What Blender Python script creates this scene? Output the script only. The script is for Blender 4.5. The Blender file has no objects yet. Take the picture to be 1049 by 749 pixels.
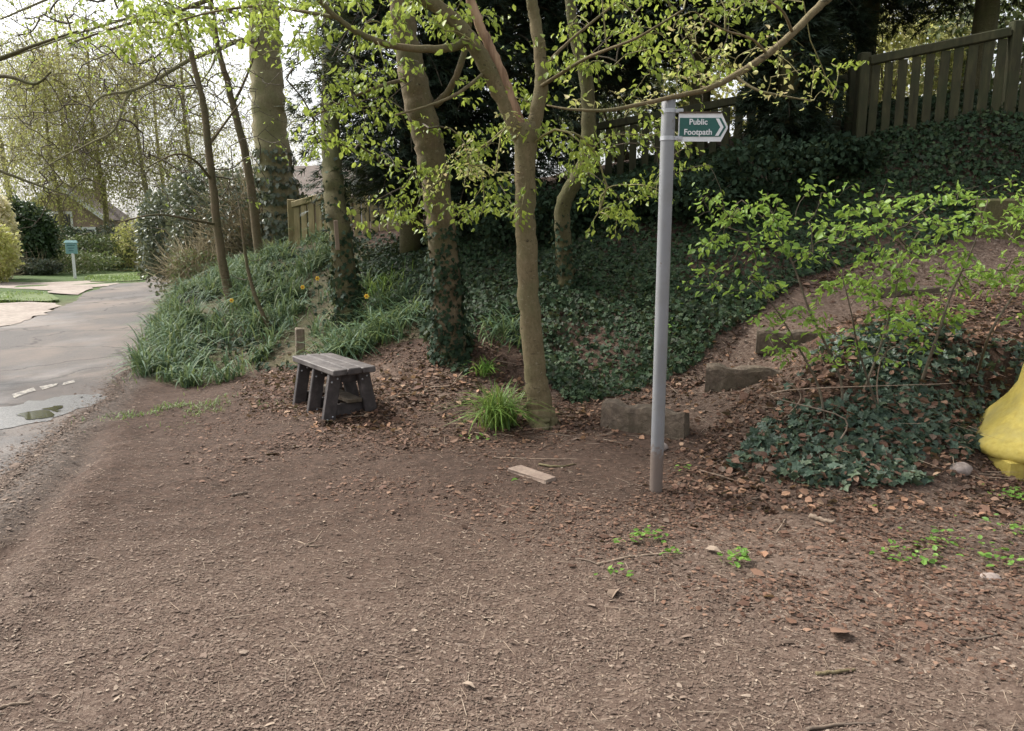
import bpy, math, numpy as np
from mathutils import Vector
R = math.radians
rng = np.random.default_rng(7)
scene = bpy.context.scene
COL = scene.collection

# ---------------------------------------------------------------- camera, sky, sun, exposure
PITCH = R(9.7); FPX = 787.0; CX, CY = 524.5, 374.5; CAMZ = 1.5
cam_d = bpy.data.cameras.new('camera'); cam = bpy.data.objects.new('camera', cam_d); COL.objects.link(cam)
cam.location = (0, 0, CAMZ); cam.rotation_euler = (math.pi/2 - PITCH, 0, 0)
cam_d.sensor_width = 36; cam_d.lens = 36*FPX/1049; cam_d.clip_start = .05; cam_d.clip_end = 2000
scene.camera = cam
SUN_EL, SUN_AZ = R(48), R(-62)      # azimuth: from +Y towards +X; the sun is to the left and a little ahead
w = bpy.data.worlds.new('World'); scene.world = w; w.use_nodes = True
nt = w.node_tree; bg = nt.nodes['Background']
sky = nt.nodes.new('ShaderNodeTexSky'); sky.sky_type = 'NISHITA'; sky.sun_disc = False
sky.sun_elevation = SUN_EL; sky.sun_rotation = SUN_AZ; sky.air_density = 1.0; sky.dust_density = 4; sky.ozone_density = 1
hs = nt.nodes.new('ShaderNodeHueSaturation'); hs.inputs['Saturation'].default_value = .22
nt.links.new(sky.outputs[0], hs.inputs['Color']); nt.links.new(hs.outputs[0], bg.inputs[0])
bg.inputs[1].default_value = .13
sd = bpy.data.lights.new('sun', 'SUN'); sd.energy = 2.2; sd.angle = R(9); sd.color = (1, .95, .87)
so = bpy.data.objects.new('sun', sd); COL.objects.link(so)
sv = Vector((math.sin(SUN_AZ)*math.cos(SUN_EL), math.cos(SUN_AZ)*math.cos(SUN_EL), math.sin(SUN_EL)))
so.rotation_euler = sv.to_track_quat('Z', 'Y').to_euler(); so.location = (-20, 10, 30)
vs = scene.view_settings; vs.view_transform = 'Standard'; vs.look = 'None'; vs.gamma = 1; vs.use_curve_mapping = False
vs.exposure = 1.3
scene.render.engine = 'CYCLES'
scene.cycles.max_bounces = 8; scene.cycles.diffuse_bounces = 4; scene.cycles.transmission_bounces = 4
scene.cycles.transparent_max_bounces = 8; scene.cycles.use_denoising = True

# ---------------------------------------------------------------- photograph <-> place
CT, ST = math.cos(PITCH), math.sin(PITCH)
def ray(px, py):
    u = (px-CX)/FPX; v = (CY-py)/FPX
    return np.array([u, CT+v*ST, -ST+v*CT])
def P(px, py, Y):
    d = ray(px, py); return np.array([0, 0, CAMZ]) + d*(Y/d[1])
def proj(p):
    q = np.atleast_2d(p) - np.array([0, 0, CAMZ])
    dep = q[:, 1]*CT - q[:, 2]*ST; up = q[:, 1]*ST + q[:, 2]*CT
    dep = np.where(dep < .05, .05, dep)
    return CX + FPX*q[:, 0]/dep, CY - FPX*up/dep
def flat(px, py, z=0.):
    d = ray(px, py); return np.array([0, 0, CAMZ]) + d*((z-CAMZ)/d[2])
def inpoly(x, y, poly):
    poly = np.asarray(poly, float); ins = np.zeros(len(x), bool); j = len(poly)-1
    for i in range(len(poly)):
        xi, yi = poly[i]; xj, yj = poly[j]
        c = ((yi > y) != (yj > y)) & (x < (xj-xi)*(y-yi)/(yj-yi+1e-12)+xi)
        ins ^= c; j = i
    return ins
def vnoise(x, y, seed=0):
    xi = np.floor(x).astype(np.int64); yi = np.floor(y).astype(np.int64); fx = x-xi; fy = y-yi
    def h(a, b):
        n = (a*374761393 + b*668265263 + seed*982451653) & 0x7fffffff
        n = ((n ^ (n >> 13))*1274126177) & 0x7fffffff
        return ((n ^ (n >> 16)) & 0xffff)/65535.
    u = fx*fx*(3-2*fx); v = fy*fy*(3-2*fy)
    return (h(xi, yi)*(1-u)+h(xi+1, yi)*u)*(1-v) + (h(xi, yi+1)*(1-u)+h(xi+1, yi+1)*u)*v - .5
def fbm(x, y, s, o=3, seed=0):
    r = 0; a = 1.
    for k in range(o):
        r = r + a*vnoise(x/s, y/s, seed+k*17); s = s/2.1; a *= .5
    return r

# ---------------------------------------------------------------- terrain: heights known at control points
ctl = []
for x in (-14, -9, -6, -3.5, -1.5, .5, 2.2): ctl += [(x, 4, 0), (x, 2, 0), (x, -3, 0), (x, -9, 0)]
ctl += [(3.5, 3, 0), (3.6, 1, 0), (4.5, -3, 0), (4, 4.0, .05), (6, 4.4, .5), (7, 4, .9), (3.1, 4.6, 0), (3.5, 4.5, 0), (3.9, 4.4, 0), (3.4, 5.0, .0), (3.9, 5.0, .01), (3.65, 5.4, .08), (4.4, 5.0, .08), (9, 1, .9), (9, 6, 1.6), (7, -6, .5), (12, -9, .5)]
for px, py in [(200, 380), (250, 395), (300, 420), (380, 428), (450, 432), (545, 440), (600, 458), (672, 500), (740, 500), (850, 508), (950, 508), (1049, 505), (1040, 482), (1090, 474), (60, 420), (0, 440), (130, 380), (0, 345), (165, 315), (175, 298), (160, 288), (100, 290), (40, 295), (0, 310), (0, 285), (60, 275)]:
    ctl.append(tuple(flat(px, py)))
for px, py, Y in [(330, 380, 7.7), (350, 330, 9), (330, 280, 11), (320, 245, 13), (420, 330, 8), (400, 290, 9.5), (430, 250, 11), (460, 385, 6.8), (460, 320, 8), (460, 262, 9.6),
                  (240, 330, 10), (240, 282, 13), (200, 302, 14), (270, 385, 8.2),
                  (560, 400, 6.7), (600, 400, 6.6), (600, 340, 7.4), (600, 290, 8.2), (600, 240, 9.2), (640, 200, 10), (530, 290, 8.4), (520, 235, 10.3),
                  (700, 300, 7.6), (700, 340, 7.0), (700, 375, 6.6), (745, 398, 6.32), (660, 408, 6.3), (690, 432, 5.65), (780, 372, 6.5), (800, 345, 6.85), (870, 318, 7.2), (930, 296, 7.6), (1000, 258, 8.0), (1049, 255, 8.0), (1049, 300, 7.0),
                  (760, 320, 7.3), (800, 250, 8.3), (800, 200, 9), (800, 170, 9.6), (900, 235, 8.3), (900, 200, 8.7), (900, 140, 9.3), (1000, 120, 9.0), (1000, 190, 8.5), (1080, 110, 8.9), (1080, 190, 8.4),
                  (760, 480, 4.9), (850, 430, 5.0), (950, 430, 4.95), (1045, 400, 5.5), (860, 360, 5.7), (940, 345, 5.7), (1030, 350, 5.6), (1000, 305, 6.8), (820, 400, 5.5), (800, 465, 4.85), (990, 470, 4.75)]:
    ctl.append(tuple(P(px, py, Y)))
ctl += [(3.5, 12, 3.0), (0, 13, 2.3), (-3, 15, 1.6), (-4.5, 17, 1.4), (6, 12, 3.2), (10, 10, 3.3), (6, 20, 2.8), (0, 22, 2.0), (-4, 24, 1.0), (-6, 30, .3), (14, 20, 3), (0, 40, 1.5), (15, 40, 2), (-5, 45, .2),
        (-10, 20, 0), (-14, 25, 0), (-20, 15, 0), (-20, 5, 0), (-12, 35, 0), (-20, 45, 0), (-30, 30, 0), (-40, 0, 0), (-15, 60, 0), (20, -25, 0), (-20, -25, 0), (30, 60, 1), (40, 10, 1.5), (-40, 60, 0), (-8.5, 17, 0), (-8, 12, 0), (-9, 9, 0)]
ctl = np.array(ctl, float)
def _solve():
    d = np.hypot(ctl[:, None, 0]-ctl[None, :, 0], ctl[:, None, 1]-ctl[None, :, 1])
    n = len(ctl); A = np.zeros((n+1, n+1)); A[:n, :n] = -d + np.eye(n)*.06*-1*-1; A[:n, n] = 1; A[n, :n] = 1
    b = np.zeros(n+1); b[:n] = ctl[:, 2]; return np.linalg.solve(A, b)
WT = _solve()
RUT = np.array([flat(x, y)[:2] for x, y in [(-60, 640), (0, 566), (45, 510), (82, 470), (92, 440)]])
def seg_dist(x, y, pl):
    d = np.full(x.shape, 1e9)
    for a, b in zip(pl[:-1], pl[1:]):
        ab = b-a; t = np.clip(((x-a[0])*ab[0]+(y-a[1])*ab[1])/(ab@ab), 0, 1)
        d = np.minimum(d, np.hypot(x-a[0]-t*ab[0], y-a[1]-t*ab[1]))
    return d
def H0(x, y):
    x = np.asarray(x, float); y = np.asarray(y, float); sh = x.shape; x = x.ravel(); y = y.ravel(); out = np.empty(len(x))
    for i in range(0, len(x), 20000):
        d = np.hypot(x[i:i+20000, None]-ctl[None, :, 0], y[i:i+20000, None]-ctl[None, :, 1])
        out[i:i+20000] = -d @ WT[:-1] + WT[-1]
    r = np.hypot(x, y); f = np.clip((r-50)/40, 0, 1)
    return (out*(1-f)).reshape(sh)
ROADPX = [(-260, 640), (-60, 545), (0, 497), (40, 462), (75, 432), (112, 408), (120, 392), (135, 374), (150, 350), (163, 325), (172, 306), (176, 296), (200, 288), (240, 283), (150, 282.5), (150, 289), (118, 291), (84, 301), (78, 308), (66, 313), (44, 323), (0, 336), (-80, 352), (-330, 372), (-700, 480)]
ROADXY = np.array([flat(x, y)[:2] for x, y in ROADPX])
def H(x, y):
    x = np.asarray(x, float); y = np.asarray(y, float)
    z = H0(x, y)
    ds = np.where(inpoly(x.ravel(), y.ravel(), ROADXY).reshape(x.shape), 0, seg_dist(x, y, np.vstack([ROADXY, ROADXY[:1]])))
    k = np.clip(ds/.5, 0, 1); k = k*k*(3-2*k)
    nz = .06*fbm(x, y, 1.4, 3, 3) + .02*fbm(x, y, .16, 3, 9)
    dr = seg_dist(x, y, RUT)
    nz = nz - .05*np.exp(-(dr/.1)**2) + .03*np.exp(-((dr-.22)/.12)**2)
    return z*k + nz*k
def ground(px, py):
    d = ray(px, py); o = np.array([0, 0, CAMZ]); t = np.linspace(1.5, 40, 8000)
    p = o + d*t[:, None]; hit = p[:, 2] < H0(p[:, 0], p[:, 1]); i = int(np.argmax(hit)) if hit.any() else -1
    q = p[i]; return np.array([q[0], q[1], float(H(q[0:1], q[1:2])[0])])
def hz(x, y): return float(H(np.array([x]), np.array([y]))[0])

# ---------------------------------------------------------------- materials
def new_mat(name):
    m = bpy.data.materials.new(name); m.use_nodes = True; n = m.node_tree; n.nodes.clear()
    out = n.nodes.new('ShaderNodeOutputMaterial'); b = n.nodes.new('ShaderNodeBsdfPrincipled'); n.links.new(b.outputs[0], out.inputs[0])
    return m, n, b, out
def ramp(n, stops, fac, interp='LINEAR'):
    r = n.nodes.new('ShaderNodeValToRGB'); e = r.color_ramp.elements; r.color_ramp.interpolation = interp
    while len(e) < len(stops): e.new(.5)
    for k, (p, c) in enumerate(stops): e[k].position = p; e[k].color = (*c, 1) if len(c) == 3 else c
    n.links.new(fac, r.inputs[0]); return r.outputs[0]
def noise(n, vec, scale, detail=4, rough=.6, dist=0):
    t = n.nodes.new('ShaderNodeTexNoise'); t.inputs['Scale'].default_value = scale; t.inputs['Detail'].default_value = detail
    t.inputs['Roughness'].default_value = rough; t.inputs['Distortion'].default_value = dist; n.links.new(vec, t.inputs['Vector']); return t.outputs[0]
def coords(n, stretch=(1, 1, 1), kind='Object'):
    c = n.nodes.new('ShaderNodeTexCoord'); m = n.nodes.new('ShaderNodeMapping'); m.inputs['Scale'].default_value = stretch
    n.links.new(c.outputs[kind], m.inputs[0]); return m.outputs[0]
def mixc(n, a, b, fac, mode='MIX'):
    m = n.nodes.new('ShaderNodeMix'); m.data_type = 'RGBA'; m.blend_type = mode
    for s, v in ((m.inputs['Factor'], fac), (m.inputs[6], a), (m.inputs[7], b)):
        if hasattr(v, 'is_output'): n.links.new(v, s)
        elif isinstance(v, (int, float)): s.default_value = v
        else: s.default_value = (*v, 1)
    return m.outputs[2]
def bump(n, b, h, strength=.4, dist=.01):
    k = n.nodes.new('ShaderNodeBump'); k.inputs['Strength'].default_value = strength; k.inputs['Distance'].default_value = dist
    n.links.new(h, k.inputs['Height']); n.links.new(k.outputs[0], b.inputs['Normal'])
def surf(name, stops, scale=8, stretch=(1, 1, 1), rough=.8, bs=.4, bd=.01, detail=6, dirt=None, dscale=1.5, dist=.3, metal=0):
    m, n, b, _ = new_mat(name); v = coords(n, stretch); f = noise(n, v, scale, detail, .65, dist)
    c = ramp(n, stops, f)
    if dirt:
        g = noise(n, coords(n), dscale, 4); c = mixc(n, c, dirt, ramp(n, [(.45, (0, 0, 0)), (.7, (.8, .8, .8))], g))
    n.links.new(c, b.inputs['Base Color']); b.inputs['Roughness'].default_value = rough; b.inputs['Metallic'].default_value = metal
    if bs: bump(n, b, f, bs, bd)
    return m
def leafm(name, cols, rough=.5, trans=.35, spec=.4):
    m, n, b, out = new_mat(name); g = n.nodes.new('ShaderNodeNewGeometry')
    stops = [(i/max(1, len(cols)-1), c) for i, c in enumerate(cols)]
    c = ramp(n, stops, g.outputs['Random Per Island'])
    n.links.new(c, b.inputs['Base Color']); b.inputs['Roughness'].default_value = rough; b.inputs['Specular IOR Level'].default_value = spec
    if trans:
        t = n.nodes.new('ShaderNodeBsdfTranslucent'); n.links.new(mixc(n, c, (1, 1, .35), .12), t.inputs[0])
        mx = n.nodes.new('ShaderNodeMixShader'); mx.inputs[0].default_value = trans
        n.links.new(b.outputs[0], mx.inputs[1]); n.links.new(t.outputs[0], mx.inputs[2]); n.links.new(mx.outputs[0], out.inputs[0])
    return m

# ---------------------------------------------------------------- mesh building
ORG = {}
class MB:
    def __init__(s): s.v = []; s.l = []; s.t = []; s.n = 0; s.flat = False
    def add(s, v, loops, totals):
        v = np.asarray(v, float); s.v.append(v); s.l.append(np.asarray(loops, np.int64).ravel()+s.n); s.t.append(np.asarray(totals, np.int64).ravel()); s.n += len(v)
    def faces(s, v, fs):
        s.add(v, [i for f in fs for i in f], [len(f) for f in fs])
    def box(s, c, size, rot=None, jit=0, taper=1.):
        q = np.array([[x, y, z] for x in (-.5, .5) for y in (-.5, .5) for z in (-.5, .5)])*np.array(size)
        q[q[:, 2] > 0, :2] *= taper
        if jit: q = q + rng.normal(0, jit, q.shape)
        if rot is not None: q = q @ np.asarray(rot).T
        s.faces(q+np.asarray(c), [(0, 1, 3, 2), (4, 6, 7, 5), (0, 4, 5, 1), (2, 3, 7, 6), (0, 2, 6, 4), (1, 5, 7, 3)])
    def bbox(s, c, size, rot=None, bev=.01, jit=0):
        # box with bevelled edges
        s.flat = True; hx, hy, hz_ = np.array(size)/2; b = min(bev, hx*.6, hy*.6, hz_*.6); V = []; idx = {}
        for sx in (-1, 1):
            for sy in (-1, 1):
                for sz in (-1, 1):
                    for ax in range(3):
                        p = [sx*(hx-b), sy*(hy-b), sz*(hz_-b)]; p[ax] += (sx, sy, sz)[ax]*b
                        idx[(sx, sy, sz, ax)] = len(V); V.append(p)
        F = []
        def ori(f):
            a = np.array([V[i] for i in f]); nrm = np.cross(a[1]-a[0], a[2]-a[0])
            F.append(tuple(f) if nrm @ a.mean(0) > 0 else tuple(f[::-1]))
        S = (-1, 1)
        for ax in range(3):
            o = [k for k in range(3) if k != ax]
            for sg in S:
                q = []
                for a_, b_ in ((-1, -1), (1, -1), (1, 1), (-1, 1)):
                    k = [0, 0, 0]; k[ax] = sg; k[o[0]] = a_; k[o[1]] = b_; q.append(idx[(*k, ax)])
                ori(q)
            for a_ in S:
                for b_ in S:
                    k0 = [0, 0, 0]; k0[o[0]] = a_; k0[o[1]] = b_; k1 = k0[:]; k0[ax] = -1; k1[ax] = 1
                    ori([idx[(*k0, o[0])], idx[(*k1, o[0])], idx[(*k1, o[1])], idx[(*k0, o[1])]])
        for sx in S:
            for sy in S:
                for sz in S: ori([idx[(sx, sy, sz, a)] for a in range(3)])
        q = np.array(V)
        if jit: q = q + rng.normal(0, jit, q.shape)
        if rot is not None: q = q @ np.asarray(rot).T
        s.faces(q+np.asarray(c), F)
    def tube(s, pts, rad, sides=8, rough=0., cap=True):
        p = np.asarray(pts, float); n = len(p); rad = np.broadcast_to(np.asarray(rad, float), (n,))
        t = np.gradient(p, axis=0); t /= np.linalg.norm(t, axis=1)[:, None]+1e-9
        a = np.array([1., 0, 0]) if abs(t[0][0]) < .8 else np.array([0, 1., 0])
        V = np.empty((n, sides, 3)); ang = np.arange(sides)*2*math.pi/sides; ca, sa = np.cos(ang)[:, None], np.sin(ang)[:, None]
        for i in range(n):
            a = a - t[i]*(a@t[i]); a /= np.linalg.norm(a)+1e-9; b = np.cross(t[i], a)
            r = rad[i]*(1+rough*rng.normal(0, 1, (sides, 1))) if rough else rad[i]
            V[i] = p[i] + r*(ca*a+sa*b)
        k = np.arange(sides); k2 = (k+1) % sides; base = (np.arange(n-1)*sides)[:, None]
        q = np.stack([base+k, base+k2, base+sides+k2, base+sides+k], -1).reshape(-1, 4)
        loops = q.ravel(); tot = np.full(len(q), 4)
        if cap: loops = np.concatenate([loops, k[::-1], (n-1)*sides+k]); tot = np.concatenate([tot, [sides, sides]])
        s.add(V.reshape(-1, 3), loops, tot)
    def scatter(s, tv, tf, pos, X, Z, sc, sw=None):
        # copies of a small template: X along, Z facing; sc length scale, sw width scale
        tv = np.asarray(tv, float); pos = np.asarray(pos); N = len(pos)
        if N == 0: return
        X = X/(np.linalg.norm(X, axis=1)[:, None]+1e-9); Z = Z - X*(X*Z).sum(1)[:, None]; Z = Z/(np.linalg.norm(Z, axis=1)[:, None]+1e-9); Yv = np.cross(Z, X)
        sc = np.broadcast_to(np.asarray(sc, float), (N,)); sw = sc if sw is None else np.broadcast_to(np.asarray(sw, float), (N,))
        V = pos[:, None, :] + X[:, None, :]*(tv[None, :, 0, None]*sc[:, None, None]) + Yv[:, None, :]*(tv[None, :, 1, None]*sw[:, None, None]) + Z[:, None, :]*(tv[None, :, 2, None]*(sw if tv[:, 2].max() > .35 else sc)[:, None, None])
        fl = np.array([i for f in tf for i in f]); ft = np.array([len(f) for f in tf])
        loops = (fl[None, :] + (np.arange(N)*len(tv))[:, None]).ravel()
        s.add(V.reshape(-1, 3), loops, np.tile(ft, N))
    def build(s, name, mat, parent=None, org=None, smooth=True):
        v = np.concatenate(s.v); l = np.concatenate(s.l); t = np.concatenate(s.t)
        o_ = np.asarray(ORG[parent.name] if parent is not None else (org if org is not None else (0, 0, 0)), float)
        me = bpy.data.meshes.new(name); me.vertices.add(len(v)); me.vertices.foreach_set('co', (v-o_).astype(np.float32).ravel())
        me.loops.add(len(l)); me.loops.foreach_set('vertex_index', l.astype(np.int32)); me.polygons.add(len(t))
        st = np.zeros(len(t), np.int32); st[1:] = np.cumsum(t)[:-1]; me.polygons.foreach_set('loop_start', st)
        me.polygons.foreach_set('use_smooth', np.full(len(t), smooth and not s.flat)); me.update(calc_edges=True); me.validate()
        me.materials.append(mat); o = bpy.data.objects.new(name, me); COL.objects.link(o)
        if parent is not None:
            o.parent = parent
            if name in ('branches', 'twigs', 'side_shoots'): o['kind'] = 'stuff'
        else: o.location = o_
        ORG[o.name] = o_
        return o
def tag(o, label=None, cat=None, group=None, kind=None):
    if label: o['label'] = label
    if cat: o['category'] = cat
    if group: o['group'] = group
    if kind: o['kind'] = kind
    return o
def thing(name, label, cat, loc, group=None):
    o = bpy.data.objects.new(name, None); COL.objects.link(o); o.location = loc; o.empty_display_size = .2
    ORG[o.name] = np.asarray(loc, float); return tag(o, label, cat, group)
def struct(o): o['kind'] = 'structure'; return o
def unit(v): v = np.asarray(v, float); return v/(np.linalg.norm(v, axis=-1, keepdims=True)+1e-9)
def rvec(n): return unit(rng.normal(0, 1, (n, 3)))
def rotz(a): c, s_ = math.cos(a), math.sin(a); return np.array([[c, -s_, 0], [s_, c, 0], [0, 0, 1]])
def frame(x, z):
    x = unit(x); z = unit(np.asarray(z)-x*np.dot(x, z)); return np.stack([x, np.cross(z, x), z], 1)
def spline(pts, per=6):
    p = np.asarray(pts, float); q = np.vstack([2*p[0]-p[1], p, 2*p[-1]-p[-2]]); out = []
    for i in range(1, len(q)-2):
        for t in np.linspace(0, 1, per, endpoint=False):
            a, b, c, d = q[i-1:i+3]
            out.append(.5*((2*b)+(-a+c)*t+(2*a-5*b+4*c-d)*t*t+(-a+3*b-3*c+d)*t**3))
    out.append(p[-1]); return np.array(out)

LEAF = ([(0, 0, 0), (.3, .3, .05), (.68, .24, .03), (1, 0, -.1), (.68, -.24, .03), (.3, -.3, .05), (.5, 0, -.02)], [(0, 6, 2, 1), (6, 3, 2), (0, 5, 4, 6), (6, 4, 3)])
IVY = ([(0, 0, 0), (-.1, .35, .02), (.25, .3, .03), (.35, .55, -.03), (.6, .25, .04), (1, 0, -.06), (.6, -.25, .04), (.35, -.55, -.03), (.25, -.3, .03), (-.1, -.35, .02), (.4, 0, 0)],
       [(0, 10, 2, 1), (10, 4, 3, 2), (10, 5, 4), (0, 9, 8, 10), (10, 8, 7, 6), (10, 6, 5)])
SPRAY = ([(0, -.03, 0), (0, .03, 0), (.6, .04, .05), (1, 0, -.03), (.6, -.04, .05), (.15, .02, .01), (.3, .02, .02), (.62, .32, .0), (.15, -.02, .01), (.3, -.02, .02), (.62, -.32, 0), (.4, .03, .03), (.55, .03, .03), (.9, .24, -.02), (.4, -.03, .03), (.55, -.03, .03), (.9, -.24, -.02)],
         [(0, 4, 2, 1), (4, 3, 2), (5, 6, 7), (8, 10, 9), (11, 12, 13), (14, 16, 15)])
TWIG = ([(0, .5, 0), (0, -.5, 0), (.5, .4, .04), (.5, -.4, .04), (1, 0, 0), (0, 0, .6), (.5, 0, .4)], [(0, 1, 3, 2), (2, 3, 4), (1, 5, 6, 3), (3, 6, 4), (5, 0, 2, 6), (6, 2, 4)])
CHIP = ([(0, -.5, 0), (.45, -.6, .06), (1, -.3, .01), (.9, .4, .05), (.35, .55, .01)], [(0, 1, 2, 3, 4)])
def blade(b):
    v = []; n = 5
    for i in range(n+1):
        t = i/n; wd = (.5 if i < n else .02)*(1-.35*t*t); v += [(t*(1-.25*b*t*t), wd, b*-.55*t*t*t+0.0), (t*(1-.25*b*t*t), -wd, b*-.55*t*t*t)]
    return v, [(2*i, 2*i+1, 2*i+3, 2*i+2) for i in range(n)]

# ---------------------------------------------------------------- palettes
DIRT = new_mat('soil')
def make_soil():
    m, n, b, _ = DIRT; v = coords(n)
    f1 = noise(n, v, .9, 5, .6, .4); f2 = noise(n, v, 30, 8, .75, .4); f3 = noise(n, v, 6, 5, .65, .3)
    base = ramp(n, [(.28, (.062, .042, .030)), (.5, (.130, .092, .069)), (.74, (.225, .167, .130))], f2)
    tone = ramp(n, [(.3, (.72, .70, .68)), (.7, (1.18, 1.14, 1.10))], f1); base = mixc(n, base, tone, 1., 'MULTIPLY')
    tone2 = ramp(n, [(.35, (.8, .78, .76)), (.65, (1.1, 1.1, 1.1))], f3); base = mixc(n, base, tone2, 1., 'MULTIPLY')
    vo = n.nodes.new('ShaderNodeTexVoronoi'); vo.inputs['Scale'].default_value = 55; mp = coords(n, (1, 1.4, 1)); n.links.new(mp, vo.inputs['Vector'])
    chip = ramp(n, [(.0, (.05, .032, .025)), (.45, (.11, .075, .06)), (.8, (.2, .15, .12)), (1, (.40, .33, .27))], vo.outputs['Color'])
    base = mixc(n, base, chip, .5)
    at = n.nodes.new('ShaderNodeAttribute'); at.attribute_name = 'zones'; sp = n.nodes.new('ShaderNodeSeparateColor'); n.links.new(at.outputs['Color'], sp.inputs[0])
    red = ramp(n, [(.3, (.026, .017, .012)), (.55, (.075, .047, .034)), (.75, (.155, .10, .072))], noise(n, v, 22, 7, .75))
    base = mixc(n, base, red, sp.outputs[0])
    grn = ramp(n, [(.3, (.02, .04, .012)), (.6, (.06, .11, .025)), (.8, (.12, .15, .05))], noise(n, v, 4, 8, .75))
    base = mixc(n, base, grn, sp.outputs[1])
    grv = ramp(n, [(.3, (.07, .062, .055)), (.6, (.19, .17, .15)), (.8, (.32, .29, .26))], noise(n, v, 45, 6, .8))
    base = mixc(n, base, grv, sp.outputs[2])
    n.links.new(base, b.inputs['Base Color']); b.inputs['Roughness'].default_value = .92; b.inputs['Specular IOR Level'].default_value = .2
    bump(n, b, noise(n, v, 60, 8, .8), .9, .012); return m
def bark(name, stops, moss, lichen, scale=11):
    m, n, b, _ = new_mat(name); v = coords(n, (1, 1, .4)); f = noise(n, v, scale, 8, .72, .5); fine = noise(n, coords(n, (1, 1, .55)), scale*6, 6, .75, .3)
    c = ramp(n, stops, mixc(n, f, fine, .5))
    c = mixc(n, c, moss, ramp(n, [(.46, (0, 0, 0)), (.68, (.75, .75, .75))], noise(n, coords(n), 2.2, 5, .65)))
    c = mixc(n, c, lichen, ramp(n, [(.60, (0, 0, 0)), (.70, (.65, .65, .65))], noise(n, coords(n, (1, 1, 1.6)), 26, 5, .7)))
    c = mixc(n, c, tuple(x*.35 for x in stops[0][1]), ramp(n, [(.63, (0, 0, 0)), (.70, (.8, .8, .8))], noise(n, coords(n, (1, 1, 2.6)), 17, 4, .6)))
    n.links.new(c, b.inputs['Base Color']); b.inputs['Roughness'].default_value = .9; b.inputs['Specular IOR Level'].default_value = .25; bump(n, b, mixc(n, f, fine, .5), .8, .014); return m
M = {}
M['soil'] = make_soil()
M['asphalt'] = None
def make_asphalt():
    m, n, b, _ = new_mat('asphalt'); v = coords(n)
    f = noise(n, v, 120, 6, .8); g = noise(n, v, .5, 5, .6, .5); s = noise(n, coords(n, (.8, .4, 1)), 1.1, 7, .7, .3)
    c = ramp(n, [(.3, (.04, .037, .035)), (.7, (.14, .126, .117))], f)
    c = mixc(n, c, (.17, .135, .11), ramp(n, [(.42, (0, 0, 0)), (.65, (.75, .75, .75))], g))
    c = mixc(n, c, (.045, .042, .04), ramp(n, [(.56, (0, 0, 0)), (.66, (.6, .6, .6))], s))
    n.links.new(c, b.inputs['Base Color'])
    vo = n.nodes.new('ShaderNodeTexVoronoi'); vo.feature = 'DISTANCE_TO_EDGE'; vo.inputs['Scale'].default_value = .55; wv = n.nodes.new('ShaderNodeVectorMath'); wv.operation = 'ADD'; nn = n.nodes.new('ShaderNodeTexNoise'); nn.inputs['Scale'].default_value = 1.3; nn.inputs['Detail'].default_value = 5; n.links.new(v, nn.inputs['Vector']); n.links.new(v, wv.inputs[0]); n.links.new(nn.outputs['Color'], wv.inputs[1]); n.links.new(wv.outputs[0], vo.inputs['Vector'])
    c = mixc(n, c, (.03, .027, .025), ramp(n, [(.0, (.8, .8, .8)), (.02, (0, 0, 0))], vo.outputs['Distance']))
    gr_ = noise(n, coords(n, (1, 1, 1)), 22, 6, .8); c = mixc(n, c, (.20, .15, .12), ramp(n, [(.55, (0, 0, 0)), (.7, (.6, .6, .6))], gr_)); n.links.new(c, b.inputs['Base Color'])
    wet = noise(n, coords(n, (.55, .3, 1)), .9, 4, .55, .5)
    n.links.new(ramp(n, [(.5, (.85, .85, .85)), (.6, (.6, .6, .6)), (.68, (.25, .25, .25))], wet), b.inputs['Roughness'])
    b.inputs['Specular IOR Level'].default_value = .28; bump(n, b, mixc(n, f, gr_, .5), .6, .008); return m
M['asphalt'] = make_asphalt()
M['driveway'] = surf('pale_gravel', [(.3, (.16, .13, .105)), (.7, (.34, .29, .245))], 9, rough=.9, dirt=(.14, .1, .08), dscale=.8)
M['line'] = surf('worn_white_paint', [(.46, (.13, .115, .10)), (.60, (.42, .38, .31))], 26, rough=.7, bs=.1)
M['wetmud'] = surf('wet_gravel', [(.3, (.03, .028, .027)), (.55, (.11, .105, .10)), (.75, (.26, .25, .245))], 60, rough=.3, bs=.8, bd=.008)
M['puddle'] = surf('puddle_water', [(.4, (.012, .013, .010)), (.7, (.03, .03, .022))], 8, rough=.05, bs=.05, bd=.002)
M['verge'] = surf('verge_turf', [(.3, (.05, .07, .018)), (.7, (.11, .155, .035))], 6, rough=.9, bs=.8, bd=.05)
M['bark_olive'] = bark('smooth_olive_bark', [(.28, (.07, .056, .030)), (.5, (.155, .122, .066)), (.75, (.25, .20, .12))], (.11, .11, .05), (.30, .27, .19))
M['bark_brown'] = bark('brown_bark', [(.28, (.06, .046, .028)), (.5, (.14, .107, .064)), (.75, (.235, .185, .115))], (.085, .09, .04), (.26, .24, .17))
M['bark_torn'] = surf('torn_wood', [(.3, (.13, .07, .04)), (.5, (.33, .21, .13)), (.7, (.46, .32, .2))], 12, (1, 1, .15), .85, .6, .01)
M['bark_grey'] = bark('grey_green_bark', [(.3, (.11, .095, .052)), (.55, (.24, .21, .12)), (.8, (.34, .30, .19))], (.17, .18, .08), (.30, .28, .2), 6)
M['bark_dark'] = bark('mossy_bark', [(.3, (.04, .035, .018)), (.55, (.11, .096, .048)), (.8, (.19, .165, .09))], (.075, .085, .025), (.2, .19, .12))
M['twig_dark'] = surf('dark_twig', [(.3, (.045, .035, .022)), (.7, (.12, .095, .06))], 20, rough=.85, bs=0)
M['twig_olive'] = surf('olive_twig', [(.3, (.12, .11, .04)), (.7, (.26, .23, .09))], 20, rough=.8, bs=0)
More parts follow.
